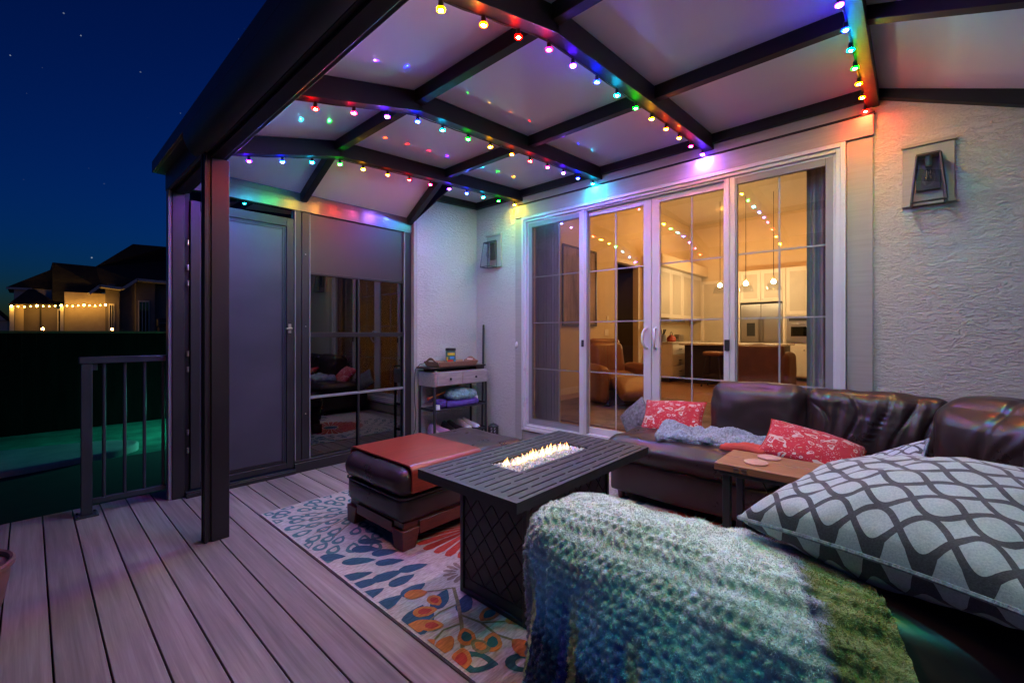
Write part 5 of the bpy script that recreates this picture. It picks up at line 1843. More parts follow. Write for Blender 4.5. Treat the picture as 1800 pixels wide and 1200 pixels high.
def throws():
    m = MB()
    def cr(P, pos):
        return 0.014 * math.sin(pos.y * 34 + 5 * math.sin(pos.x * 9)) * (1 if P.z > 0 else 0) + 0.004 * math.sin(pos.x * 240) * math.sin(pos.y * 190)
    rounded(m, (3.25, 1.055, 0.512), (0.165, 0.350, 0.046), 0.044, (0, 0, 0.012), 54, 0.040, 5.5, rot=Matrix.Rotation(R(14), 3, 'Z'), seed=3.0, crease=cr)
    o = m.build('knit_throw', 'knit_blue', None, angle=None)
    tag(o, 'crumpled blue grey knitted throw lying on the leather seat', 'throw')
    m = MB()
    rounded(m, (3.155, 0.80, 0.505), (0.10, 0.14, 0.028), 0.026, (0, 0, 0.004), 22, 0.012, 8, seed=5.0)
    o = m.build('folded_cloth', 'red_fleece', None, angle=None)
    tag(o, 'small folded red cloth tucked under the knitted throw', 'cloth')


throws()


# ------------------------------------------------------------------ wooden side table and coasters
def side_table():
    root = thing('side_table', 'acacia wood side table on black metal legs between the sofa seats', 'table', (2.5, 0.42, RZ))
    x0, x1, y0, y1, zt = 2.335, 2.665, 0.075, 0.738, 0.602
    xm = 2.512
    bx('table_board', 'acacia_wood', root, x0, xm - 0.0012, y0, y1, zt - 0.036, zt, 0.003)
    bx('table_board', 'acacia_wood', root, xm + 0.0012, x1, y0, y1, zt - 0.036, zt, 0.003)
    b = MB()
    for y in (0.635, 0.600):
        for z in (zt - 0.013, zt - 0.026): b.box(x0 - 0.0025, x0 + 0.001, y - 0.012, y + 0.012, z - 0.0035, z + 0.0035)
    b.build('butterfly_key', 'steel', root)
    f = MB()
    f.box(x0 + 0.012, x1 - 0.012, y0 + 0.02, y1 - 0.02, zt - 0.058, zt - 0.0365)
    f.build('frame', 'black_metal', root, 0.002)
    for y in (0.690, 0.375):
        for x in (x0 + 0.03, x1 - 0.065):
            bx('leg', 'black_metal', root, x, x + 0.035, y - 0.018, y + 0.018, RZ + 0.0005, zt - 0.0585, 0.003)
    for y in (0.690, 0.375):
        bx('stretcher', 'black_metal', root, x0 + 0.0655, x1 - 0.0655, y - 0.012, y + 0.012, 0.10, 0.125, 0.002)
    # power lead dangling from the underside
    c = MB().tube([(2.44, 0.56, 0.55), (2.43, 0.53, 0.50), (2.45, 0.50, 0.42), (2.44, 0.52, 0.30), (2.47, 0.57, 0.15), (2.50, 0.55, 0.02)], 0.004, 6)
    tag(c.build('power_lead', 'black_plastic', None), 'thin black cable hanging under the wooden side table', 'cable')
    for (x, y), lab in zip(((2.455, 0.575), (2.60, 0.548)), ('round cork coaster nearest the edge of the wooden side table', 'round cork coaster further back on the wooden side table')):
        o = MB().lathe([(0.052, 0.0), (0.054, 0.0015), (0.054, 0.0055), (0.052, 0.007), (0.0, 0.0072)], (x, y, zt + 0.0005), 32).build('coaster', 'cork_disc', None)
        tag(o, lab, 'coaster', 'cork coasters')


side_table()


# ------------------------------------------------------------------ console by the return wall and what it holds
def console():
    x0, x1, y0, y1 = 2.905, 3.690, 3.760, 4.045
    root = thing('console_table', 'grey wood console with two drawers and black metal shelves in the corner', 'console', ((x0 + x1) / 2, 3.9, 0))
    for x in (x0, x1 - 0.022):
        for y in (y0, y1 - 0.022):
            bx('leg', 'black_metal', root, x, x + 0.022, y, y + 0.022, 0.0005, 0.680, 0.002)
    bx('drawer_case', 'grey_wood', root, x0, x1, y0 + 0.004, y1, 0.681, 0.835, 0.003)
    for a, b in ((x0 + 0.03, (x0 + x1) / 2 - 0.003), ((x0 + x1) / 2 + 0.003, x1 - 0.004)):
        d = bx('drawer', 'grey_wood', root, a, b, y0 - 0.012, y0 + 0.0035, 0.690, 0.825, 0.003)
        MB().lathe([(0.006, 0), (0.006, 0.012), (0.013, 0.016), (0.012, 0.024), (0, 0.026)], (0, 0, 0), 12)
        MB().ico(((a + b) / 2, y0 - 0.024, 0.757), 0.014, 2).build('drawer_knob', 'black_metal', d)
    bx('scroll_end', 'grey_wood', root, x0 + 0.002, x0 + 0.029, y0 - 0.014, y0 + 0.0035, 0.684, 0.855, 0.010, 3)
    t = MB(); t.box(x0 - 0.03, x1 + 0.008, y0 + 0.03, y1 + 0.003, 0.872, 0.888); t.box(x0 + 0.05, x1 - 0.15, y1 - 0.06, y1 - 0.02, 0.8355, 0.8715); t.box(x1 - 0.13, x1 - 0.02, y0 + 0.05, y1 - 0.03, 0.8355, 0.8715)
    t.build('top_board', 'espresso_wood', root, 0.003)
    for z in (0.415, 0.120):
        s = MB(); s.box(x0 + 0.004, x1 - 0.004, y0 + 0.004, y1 - 0.004, z, z + 0.014)
        for x in (x0 + .001, x1 - .009): s.box(x, x + 0.008, y0 + 0.023, y1 - 0.023, z + 0.0145, z + 0.030)
        s.build('shelf', 'black_metal', root, 0.002)

    # wicker serving tray: curved handles at the ends
    tr = thing('serving_tray', 'woven wooden serving tray with raised handles on the console top', 'tray', (3.26, 3.90, 0.888))
    ax, ay = 0.270, 0.115
    m = MB(); m.box(3.26 - ax, 3.26 + ax, 3.90 - ay, 3.90 + ay, 0.8885, 0.897); m.build('tray_floor', 'wicker', tr)
    for y, sg in ((3.90 - ay, -1), (3.90 + ay, 1)):
        vs = [(3.26 - ax, y, .897), (3.26 + ax, y, .897), (3.26 + ax + .02, y + sg * .018, .945), (3.26 - ax - .02, y + sg * .018, .945)]
        vs += [(p[0], p[1] + sg * 0.010, p[2]) for p in vs]
        MB().add(vs, [(0, 1, 2, 3), (7, 6, 5, 4), (0, 4, 5, 1), (1, 5, 6, 2), (2, 6, 7, 3), (3, 7, 4, 0)]).build('tray_side', 'wicker', tr, 0.003)
    for x, sg in ((3.26 - ax, -1), (3.26 + ax, 1)):
        n = 14
        vs = []
        for k in range(n + 1):
            s = -1 + 2 * k / n
            y = 3.90 + s * ay
            zt_ = 0.945 + 0.045 * (math.cos(s * math.pi) * 0.5 + 0.5)
            for dx in (0, 0.010):
                vs += [(x + sg * (0.0 + dx), y, 0.897), (x + sg * (0.020 + dx), y, zt_)]
        fs = []
        for k in range(n):
            a = 4 * k
            fs += [(a, a + 4, a + 5, a + 1), (a + 2, a + 3, a + 7, a + 6), (a + 1, a + 5, a + 7, a + 3)]
        MB().add(vs, fs).build('tray_end', 'wicker', tr)
        bx('handle_slot', 'cabinet_paint', tr, x + sg * 0.014 - .010, x + sg * 0.014 + .010, 3.90 - 0.045, 3.90 + 0.045, 0.945, 0.962)
    # snack jar
    j = thing('snack_jar', 'clear jar with black lid and bright yellow and red label on the tray', 'jar', (3.245, 3.90, 0.897))
    MB().lathe([(0.052, 0.0), (0.058, 0.006), (0.058, 0.150), (0.052, 0.160)], (3.245, 3.90, 0.8975), 24).build('jar_body', 'label_green', j)
    MB().lathe([(0.060, 0.0), (0.060, 0.028), (0.056, 0.033), (0, 0.034)], (3.245, 3.90, 1.058), 24).build('lid', 'black_plastic', j)
    def patch(col, a0, a1, z0, z1):
        vs, fs = [], []
        n = 8
        for k in range(n + 1):
            a = R(a0 + (a1 - a0) * k / n)
            for z in (z0, z1): vs.append((3.245 + 0.0590 * math.cos(a), 3.90 + 0.0590 * math.sin(a), 0.8975 + z))
        for k in range(n): fs.append((2 * k, 2 * k + 2, 2 * k + 3, 2 * k + 1))
        MB().add(vs, fs).build('label', 'label_' + col, j)
    patch('yellow', 195, 285, 0.112, 0.140); patch('red', 190, 258, 0.022, 0.062); patch('blue', 225, 275, 0.072, 0.098)
    patch('yellow', 175, 200, 0.052, 0.092); patch('blue', 275, 300, 0.03, 0.06)
    # mid shelf: towels, broom handle, bottles
    zs = 0.4295
    m = MB(); rounded(m, (3.34, 3.88, zs + 0.035), (0.24, 0.11, 0.034), 0.03, (0, 0, 0.005), 26, 0.014, 9, seed=2)
    tag(m.build('folded_towel', 'towel_purple', None, angle=None), 'purple towel folded on the middle console shelf', 'towel')
    m = MB(); rounded(m, (3.37, 3.88, zs + 0.125), (0.20, 0.10, 0.048), 0.045, (0, 0, 0.02), 30, 0.030, 8, seed=6)
    tag(m.build('striped_towel', 'towel_teal', None, angle=None), 'crumpled teal and white towel on top of the purple one', 'towel')
    m = MB(); rounded(m, (3.06, 3.86, zs + 0.05), (0.060, 0.07, 0.05), 0.04, (0, 0, 0.0), 16, 0.018, 12, seed=8)
    tag(m.build('cloth_bundle', 'towel_purple', None, angle=None), 'small dark purple cloth bundle at the left of the middle shelf', 'cloth')
    br = thing('hand_brush', 'orange handled brush lying across the middle console shelf', 'brush', (3.2, 3.93, zs))
    MB().tube([(2.935, 3.90, 0.545), (3.10, 3.925, 0.570), (3.50, 3.99, 0.655)], [0.014, 0.012, 0.010], 10).build('brush_handle', 'orange_paint', br)
    MB().tube([(2.922, 3.898, 0.543), (2.9345, 3.90, 0.545)], 0.016, 10).build('grip_end', 'red_fleece', br)
    bt = thing('spray_bottle', 'small white bottle on the right of the middle console shelf', 'bottle', (3.565, 3.83, zs))
    MB().lathe([(0.028, 0), (0.030, 0.008), (0.030, 0.085), (0.014, 0.105), (0.014, 0.118)], (3.565, 3.83, zs + .0005), 16).build('bottle_body', 'white_plastic', bt)
    MB().lathe([(0.017, 0), (0.017, 0.02), (0.010, 0.026)], (3.565, 3.83, zs + 0.119), 12).build('bottle_cap', 'shoe_white', bt)
    tin = MB().lathe([(0.030, 0), (0.030, 0.045), (0.027, 0.048)], (2.985, 3.815, zs + .0005), 18)
    tag(tin.build('cream_tin', 'white_plastic', None), 'low white tub at the front left of the middle console shelf', 'tub')
    # low shelf: footwear
    zl = 0.1345

    def shoe(x, y, mat, sole, a, label, s=1.0):
        r = thing('shoe', label, 'shoe', (x, y, zl), 'shoes on the lowest console shelf')
        rot = Matrix.Rotation(R(a), 3, 'Z')
        prof = [(-0.125, 0.033, 0.085), (-0.09, 0.038, 0.095), (-0.04, 0.036, 0.075), (0.01, 0.038, 0.058), (0.06, 0.044, 0.045), (0.10, 0.040, 0.036), (0.128, 0.022, 0.020)]
        vs, fs = [], []
        nr = 12
        for px, w, hh in prof:
            for k in range(nr):
                t = math.pi * 2 * k / nr
                yy = w * math.cos(t); zz = 0.018 + max(0, hh * math.sin(t)) if math.sin(t) > 0 else 0.018
                vs.append(Vector((x, y, zl)) + rot @ Vector((px * s, yy * s, zz * s)))
        for i in range(len(prof) - 1):
            for k in range(nr):
                p, q = i * nr + k, i * nr + (k + 1) % nr
                fs.append((p, q, q + nr, p + nr))
        fs += [tuple(range(nr))[::-1], tuple(range((len(prof) - 1) * nr, len(prof) * nr))]
        MB().add(vs, fs).build('upper', mat, r)
        out = [(px * s, w * 1.04 * s) for px, w, _ in prof] + [(px * s, -w * 1.04 * s) for px, w, _ in prof[::-1]]
        n = len(out)
        vs = [Vector((x, y, zl + .0005)) + rot @ Vector((p[0], p[1], 0)) for p in out] + [Vector((x, y, zl + 0.017 * s)) + rot @ Vector((p[0], p[1], 0)) for p in out]
        MB().add(vs, [tuple(range(n))[::-1], tuple(range(n, 2 * n))] + [(i, (i + 1) % n, n + (i + 1) % n, n + i) for i in range(n)]).build('sole', sole, r)
    shoe(3.005, 3.90, 'shoe_pink', 'shoe_white', 250, 'leftmost pink shoe on the lowest console shelf')
    shoe(3.105, 3.90, 'shoe_pink', 'shoe_white', 285, 'second pink shoe, beside the black ones')
    shoe(3.225, 3.91, 'black_plastic', 'black_plastic', 262, 'black shoe next to the pink pair')
    shoe(3.330, 3.91, 'black_plastic', 'black_plastic', 278, 'black shoe further right, next to the white pair')
    shoe(3.455, 3.91, 'shoe_white', 'black_plastic', 265, 'white and black shoe, left one of its pair')
    shoe(3.560, 3.91, 'shoe_white', 'black_plastic', 280, 'white and black shoe, rightmost on the console shelf')
    # candle lantern on the deck
    ln = thing('candle_lantern', 'small black candle lantern with cut-out sides on the deck by the console', 'lantern', (3.735, 3.70, 0))
    MB().lathe([(0.060, 0.0), (0.060, 0.014), (0.052, 0.016)], (3.735, 3.70, 0.0005), 8).build('lantern_base', 'black_metal', ln)
    MB().lathe([(0.047, 0.0), (0.047, 0.125)], (3.735, 3.70, 0.017), 8).build('lantern_glass', 'shoe_white', ln)
    f = MB()
    for k in range(8):
        a = 2 * math.pi * k / 8
        p = (3.735 + 0.053 * math.cos(a), 3.70 + 0.053 * math.sin(a))
        f.box(p[0] - .006, p[0] + .006, p[1] - .006, p[1] + .006, 0.017, 0.142)
        a2 = a + math.pi / 8
        q = (3.735 + 0.050 * math.cos(a2), 3.70 + 0.050 * math.sin(a2))
        for z in (0.045, 0.080, 0.115): f.obox((q[0], q[1], z), (0.006, 0.026, 0.008), Matrix.Rotation(a2, 3, 'Z') @ Matrix.Rotation(R(40), 3, 'X'))
    f.build('fretwork', 'black_metal', ln)
    MB().lathe([(0.064, 0.0), (0.064, 0.010), (0.040, 0.030), (0.012, 0.040), (0.0, 0.046)], (3.735, 3.70, 0.143), 8).build('lantern_lid', 'black_metal', ln)
    # pole leaning in the corner
    m = MB().tube([(3.745, 3.90, 0.002), (3.772, 3.905, 1.30)], 0.014, 12)
    pr = thing('broom_pole', 'black pole standing upright in the corner behind the console', 'pole', (3.745, 3.90, 0))
    m.build('shaft', 'black_metal', pr)
    MB().tube([(3.772, 3.905, 1.3005), (3.773, 3.9055, 1.365)], [0.015, 0.011], 12).build('pole_grip', 'black_plastic', pr)
    cb = MB().tube([(3.05, 4.045, 0.93), (2.93, 4.05, 0.915), (2.868, 4.05, 0.86), (2.855, 4.05, 0.70), (2.860, 4.05, 0.50), (2.875, 4.05, 0.36), (2.862, 4.045, 0.20), (2.82, 4.04, 0.12), (2.78, 4.06, 0.115)], 0.0045, 6)
    tag(cb.build('extension_lead', 'black_plastic', None), 'black power cord looping down the wall beside the console', 'cord')


console()


# ------------------------------------------------------------------ inside the house
def armchair(cx, cy, yaw, mat, label, recline):
    z0 = 0.161
    root = thing('recliner' if recline else 'loveseat', label, 'armchair' if recline else 'sofa', (cx, cy, z0))
    Rz = Matrix.Rotation(yaw, 3, 'Z')
    C0 = Vector((cx, cy, z0))

    def part(name, c, half, r, puff, pitch=0.0, seed=0.0, n=14):
        m = MB()
        rounded(m, C0 + Rz @ Vector(c), half, r, puff, n, 0.008, 4, rot=Rz @ Matrix.Rotation(R(pitch), 3, 'Y'), seed=seed)
        return m.build(name, mat, root, angle=None)
    # local +X is where the chair faces
    if recline:
        part('seat', (0.02, 0, 0.38), (0.32, 0.29, 0.10), 0.08, (0, 0, 0.02), 4, 1)
        part('backrest', (-0.36, 0, 0.66), (0.11, 0.29, 0.30), 0.10, (0.03, 0, 0), -16, 2)
        part('headrest', (-0.47, 0, 0.915), (0.085, 0.27, 0.10), 0.075, (0.02, 0, 0), -10, 3)
        part('footrest', (0.52, 0, 0.30), (0.24, 0.28, 0.075), 0.06, (0, 0, 0.02), 28, 4)
        for s in (-1, 1):
            part('arm', (-0.02, s * 0.39, 0.34), (0.42, 0.095, 0.27), 0.085, (0, 0.01, 0.02), 0, 5 + s)
        m = MB(); m.box(-1, 1, -1, 1, -1, 1)
        b = MB().obox(C0 + Rz @ Vector((0, 0, 0.14)), (0.7, 0.62, 0.22), Rz); b.build('chair_base', 'espresso_wood', root, 0.01)
    else:
        b = MB().obox(C0 + Rz @ Vector((-0.30, 0, 0.46)), (0.14, 0.78, 0.86), Rz); b.build('back_shell', mat, root, 0.04, 3)
        part('backrest', (-0.17, 0, 0.66), (0.10, 0.30, 0.24), 0.09, (0.02, 0, 0.02), -6, 2)
        part('seat', (0.10, 0, 0.36), (0.30, 0.30, 0.10), 0.08, (0, 0, 0.02), 0, 3)
        for s in (-1, 1):
            part('arm', (0.02, s * 0.37, 0.40), (0.38, 0.085, 0.36), 0.08, (0, 0, 0.02), 0, 5 + s)
        for sx in (-.28, .30):
            for sy in (-.32, .32):
                p = C0 + Rz @ Vector((sx, sy, 0))
                MB().lathe([(0.02, 0), (0.03, 0.05)], p, 10).build('foot', 'espresso_wood', root)
    return root


def interior():
    z0 = 0.161
    armchair(6.22, 3.42, math.atan2(-0.80, -0.55), 'tan_leather', 'brown leather recliner inside with its footrest raised', True)
    armchair(8.85, 1.96, 0.0, 'brown_leather', 'brown upholstered armchair inside seen from behind', False)
    # painting
    p = thing('wall_painting', 'large abstract brown painting on the inside wall', 'painting', (6.93, 4.57, 1.40))
    bx('canvas', 'canvas_paint', p, 6.40, 7.46, 4.572, 4.584, 1.44, 2.82)
    f = MB(); f.box(6.36, 6.40, 4.560, 4.584, 1.40, 2.86); f.box(7.46, 7.50, 4.560, 4.584, 1.40, 2.86); f.box(6.40, 7.46, 4.560, 4.584, 1.40, 1.44); f.box(6.40, 7.46, 4.560, 4.584, 2.82, 2.86)
    f.build('picture_frame', 'espresso_wood', p, 0.003)
    h = thing('hall_picture', 'small dark framed picture in the hallway', 'picture', (8.9, 6.18, 1.3))
    bx('picture_canvas', 'canvas_paint', h, 8.72, 9.02, 6.186, 6.198, 1.45, 2.1); f = MB()
    f.box(8.69, 8.72, 6.18, 6.198, 1.42, 2.13); f.box(9.02, 9.05, 6.18, 6.198, 1.42, 2.13); f.box(8.72, 9.02, 6.18, 6.198, 1.42, 1.45); f.box(8.72, 9.02, 6.18, 6.198, 2.10, 2.13)
    f.build('picture_frame', 'black_metal', h)
    r = MB().box(4.5, 7.2, 1.5, 4.2, z0, z0 + 0.012).build('area_rug', 'area_rug', None, 0.003)
    tag(r, 'muted patterned rug on the floor inside the sliding doors', 'rug')
    # kitchen along the left wall
    k = thing('kitchen_counter', 'white kitchen drawers with stone top along the inside wall', 'cabinet', (11.0, 4.3, z0))
    bx('carcass', 'cabinet_paint', k, 9.75, 12.40, 4.00, 4.598, z0 + 0.09, 1.030)
    bx('toe_kick', 'espresso_wood', k, 9.77, 12.40, 4.05, 4.598, z0, z0 + 0.0895)
    bx('counter_slab', 'stone_top', k, 9.72, 12.40, 3.97, 4.598, 1.031, 1.065, 0.004)
    for x in (9.77, 10.65, 11.53):
        for za, zb in ((0.27, 0.52), (0.535, 0.77), (0.785, 1.015)):
            d = bx('drawer', 'cabinet_paint', k, x, x + 0.86, 3.982, 3.9995, za, zb, 0.004)
            MB().tube([(x + 0.34, 3.965, (za + zb) / 2), (x + 0.52, 3.965, (za + zb) / 2)], 0.008, 8).build('drawer_pull', 'black_metal', d)
    for za, zb in ((0.27, 0.52), (0.535, 0.77), (0.785, 1.015)):
        d = bx('drawer', 'cabinet_paint', k, 9.732, 9.7495, 4.03, 4.57, za, zb, 0.004)
        MB().tube([(9.715, 4.22, (za + zb) / 2), (9.715, 4.38, (za + zb) / 2)], 0.008, 8).build('drawer_pull', 'black_metal', d)
    u = thing('upper_cabinets', 'white upper kitchen cabinets above the counter', 'cabinet', (11.0, 4.45, 1.6))
    bx('carcass', 'cabinet_paint', u, 9.62, 12.40, 4.26, 4.598, 1.62, 2.795)
    for x in (9.64, 10.33, 11.02, 11.71):
        d = bx('cabinet_door', 'cabinet_paint', u, x, x + 0.68, 4.240, 4.2595, 1.63, 2.785, 0.004)
        bx('door_inset', 'door_paint', d, x + 0.09, x + 0.59, 4.2365, 4.2395, 1.72, 2.695, 0.002)
    bx('cabinet_side', 'cabinet_paint', u, 9.605, 9.6195, 4.27, 4.59, 1.63, 2.785, 0.003)
    hd = thing('range_hood', 'low steel range hood under the upper cabinets', 'range hood', (9.9, 4.3, 1.55))
    MB().prism([(3.95, 1.53), (4.59, 1.53), (4.59, 1.615), (4.02, 1.615)], 0, 9.64, 10.40).build('hood_body', 'steel', hd, 0.003)
    bx('hood_lip', 'black_metal', hd, 9.64, 10.40, 3.935, 3.949, 1.528, 1.56, 0.002)
    # small things on the counter
    ck = thing('utensil_crock', 'grey crock of cooking utensils on the kitchen counter', 'crock', (10.0, 4.3, 1.066))
    MB().lathe([(0.06, 0), (0.07, 0.05), (0.065, 0.17), (0.06, 0.17)], (10.0, 4.3, 1.0655), 16).build('crock', 'grey_vinyl', ck)
    for a in range(5):
        MB().tube([(10.0 + .02 * math.cos(a), 4.3 + .02 * math.sin(a), 1.20), (10.0 + .07 * math.cos(a * 1.3), 4.3 + .06 * math.sin(a * 1.3), 1.36)], [0.006, 0.014], 6).build('utensil', 'espresso_wood', ck)
    kt = thing('red_kettle', 'red kettle on the kitchen counter', 'kettle', (10.35, 4.25, 1.066))
    MB().lathe([(0.09, 0), (0.11, 0.03), (0.10, 0.10), (0.05, 0.15), (0.015, 0.16), (0.015, 0.18)], (10.35, 4.25, 1.0655), 18).build('kettle_body', 'ember_red', kt)
    MB().tube([(10.27, 4.25, 1.18), (10.29, 4.25, 1.27), (10.35, 4.25, 1.30), (10.41, 4.25, 1.27), (10.43, 4.25, 1.18)], 0.008, 8).build('kettle_handle', 'black_plastic', kt)
    ts = thing('toaster', 'small steel toaster on the kitchen counter', 'toaster', (10.95, 4.3, 1.066))
    m = MB(); rounded(m, (10.95, 4.3, 1.155), (0.14, 0.08, 0.088), 0.03, n=10); m.build('toaster_body', 'steel', ts, angle=None)
    bx('toaster_lever', 'black_plastic', ts, 10.80, 10.8095, 4.28, 4.32, 1.15, 1.18)
    # island
    i = thing('kitchen_island', 'dark wood kitchen island with pale stone top', 'island', (10.7, 2.9, z0))
    bx('island_body', 'espresso_wood', i, 9.95, 11.20, 1.95, 3.78, z0, 1.005, 0.004)
    for y in (1.98, 2.59, 3.20):
        bx('island_inset', 'espresso_wood', i, 9.940, 9.9495, y + 0.05, y + 0.52, 0.30, 0.92, 0.004)
    bx('island_slab', 'stone_top', i, 9.80, 11.30, 1.88, 3.85, 1.0055, 1.045, 0.005)
    for y, lab in ((3.02, 'bar stool with padded seat at the kitchen island, nearest the drawers'), (2.30, 'bar stool at the kitchen island, nearest the armchair')):
        s = thing('bar_stool', lab, 'stool', (9.55, y, z0), 'bar stools at the island')
        m = MB(); rounded(m, (9.55, y, 0.845), (0.18, 0.18, 0.04), 0.035, (0, 0, 0.01), 10); m.build('seat', 'tan_leather', s, angle=None)
        for sx in (-1, 1):
            for sy in (-1, 1):
                MB().tube([(9.55 + sx * .12, y + sy * .12, 0.806), (9.55 + sx * .19, y + sy * .19, z0 + 0.001)], 0.016, 8).build('leg', 'espresso_wood', s)
        f = MB()
        for a, b in (((-1, -1), (1, -1)), ((1, -1), (1, 1)), ((1, 1), (-1, 1)), ((-1, 1), (-1, -1))):
            f.tube([(9.55 + a[0] * .165, y + a[1] * .165, 0.40), (9.55 + b[0] * .165, y + b[1] * .165, 0.40)], 0.010, 6)
        f.build('foot_ring', 'espresso_wood', s)
    # fridge wall
    c = thing('pantry_cabinets', 'tall white cabinets built round the steel fridge', 'cabinet', (12.2, 2.3, z0))
    bx('side_panel', 'cabinet_paint', c, 11.83, 12.498, 3.13, 3.20, z0, 2.80, 0.003)
    bx('side_panel', 'cabinet_paint', c, 11.83, 12.498, 2.155, 2.215, z0, 2.7985, 0.003)
    bx('bridge_box', 'cabinet_paint', c, 11.86, 12.498, 2.216, 3.129, 2.02, 2.797)
    for y in (2.225, 2.68):
        d = bx('cabinet_door', 'cabinet_paint', c, 11.84, 11.8595, y, y + 0.445, 2.03, 2.785, 0.004)
        bx('door_inset', 'door_paint', d, 11.8365, 11.8395, y + 0.07, y + 0.375, 2.11, 2.70, 0.002)
        MB().ico((11.825, y + (0.41 if y < 2.5 else 0.035), 2.08), 0.014, 1).build('door_knob', 'steel', d)
    bx('oven_tower', 'cabinet_paint', c, 11.86, 12.498, 1.20, 2.154, z0 + .09, 2.797)
    for y in (1.22, 1.69):
        d = bx('cabinet_door', 'cabinet_paint', c, 11.84, 11.8595, y, y + 0.455, 1.70, 2.785, 0.004)
        bx('door_inset', 'door_paint', d, 11.8365, 11.8395, y + 0.07, y + 0.385, 1.78, 2.70, 0.002)
        d = bx('cabinet_door', 'cabinet_paint', c, 11.84, 11.8595, y, y + 0.455, 0.28, 0.98, 0.004)
        MB().ico((11.825, y + (0.42 if y < 1.5 else 0.035), 0.88), 0.016, 1).build('door_knob', 'black_metal', d)
        MB().ico((11.825, y + (0.36 if y < 1.5 else 0.10), 0.88), 0.016, 1).build('door_knob', 'black_metal', d)
    fr = thing('refrigerator', 'stainless steel french door refrigerator with ice dispenser', 'refrigerator', (12.15, 2.67, z0))
    bx('fridge_body', 'black_metal', fr, 11.90, 12.45, 2.222, 3.122, z0 + 0.03, 1.985)
    for y in (2.226, 2.675):
        d = bx('fridge_door', 'steel', fr, 11.855, 11.8995, y, y + 0.443, 0.86, 1.975, 0.008)
        yh = y + (0.405 if y < 2.5 else 0.04)
        MB().tube([(11.853, yh, 1.0), (11.815, yh, 1.03), (11.815, yh, 1.62), (11.853, yh, 1.65)], 0.011, 8).build('door_handle', 'steel', d)
    d = bx('freezer_drawer', 'steel', fr, 11.855, 11.8995, 2.226, 3.118, 0.22, 0.85, 0.008)
    MB().tube([(11.853, 2.30, 0.76), (11.815, 2.33, 0.76), (11.815, 3.01, 0.76), (11.853, 3.04, 0.76)], 0.011, 8).build('door_handle', 'steel', d)
    bx('ice_dispenser', 'black_plastic', fr, 11.846, 11.8545, 2.80, 2.98, 1.20, 1.52, 0.003)
    for sy in (2.30, 3.04): bx('fridge_foot', 'black_plastic', fr, 11.95, 12.0, sy - .02, sy + .02, z0, z0 + 0.0295)
    ov = thing('wall_oven', 'steel microwave oven built into the tall cabinet', 'oven', (11.85, 1.68, 1.13))
    bx('oven_face', 'steel', ov, 11.835, 11.8595, 1.24, 2.13, 1.05, 1.66, 0.004)
    bx('oven_window', 'dark_glass', ov, 11.828, 11.8345, 1.36, 2.05, 1.20, 1.42, 0.002)
    bx('control_strip', 'black_plastic', ov, 11.829, 11.8345, 1.28, 2.09, 1.55, 1.63, 0.002)
    MB().tube([(11.833, 1.32, 1.49), (11.80, 1.34, 1.49), (11.80, 2.03, 1.49), (11.833, 2.05, 1.49)], 0.011, 8).build('oven_handle', 'steel', ov)
    # pendants over the island
    for y, lab in ((3.19, 'glass pendant lamp over the island, leftmost of the three'), (2.66, 'glass pendant lamp over the island, middle one, above the armchair'), (2.13, 'glass pendant lamp over the island, rightmost of the three')):
        pn = thing('pendant_lamp', lab, 'lamp', (10.5, y, 2.1), 'pendants over the island')
        MB().tube([(10.5, y, 2.46), (10.5, y, 4.24)], 0.006, 6).build('pendant_cord', 'black_plastic', pn)
        MB().lathe([(0.016, 0), (0.020, 0.03), (0.020, 0.06), (0.006, 0.075)], (10.5, y, 2.40), 12).build('pendant_socket', 'brass', pn)
        MB().lathe([(0.15, 0.0), (0.145, 0.06), (0.11, 0.14), (0.05, 0.20), (0.022, 0.23), (0.020, 0.24)], (10.5, y, 2.17), 20)
        m = MB(); m.lathe([(0.15, 0.0), (0.145, 0.06), (0.11, 0.14), (0.05, 0.20), (0.022, 0.24)], (10.5, y, 2.17), 20)
        m.f = [f for f in m.f if len(f) == 4]; m.m = m.m[:len(m.f)]; m.uv = m.uv[:len(m.f)]
        m.build('glass_shade', 'lantern_glass', pn)
        MB().ico((10.5, y, 2.35), 0.038, 2).build('pendant_globe', 'pendant_bulb', pn)


interior()


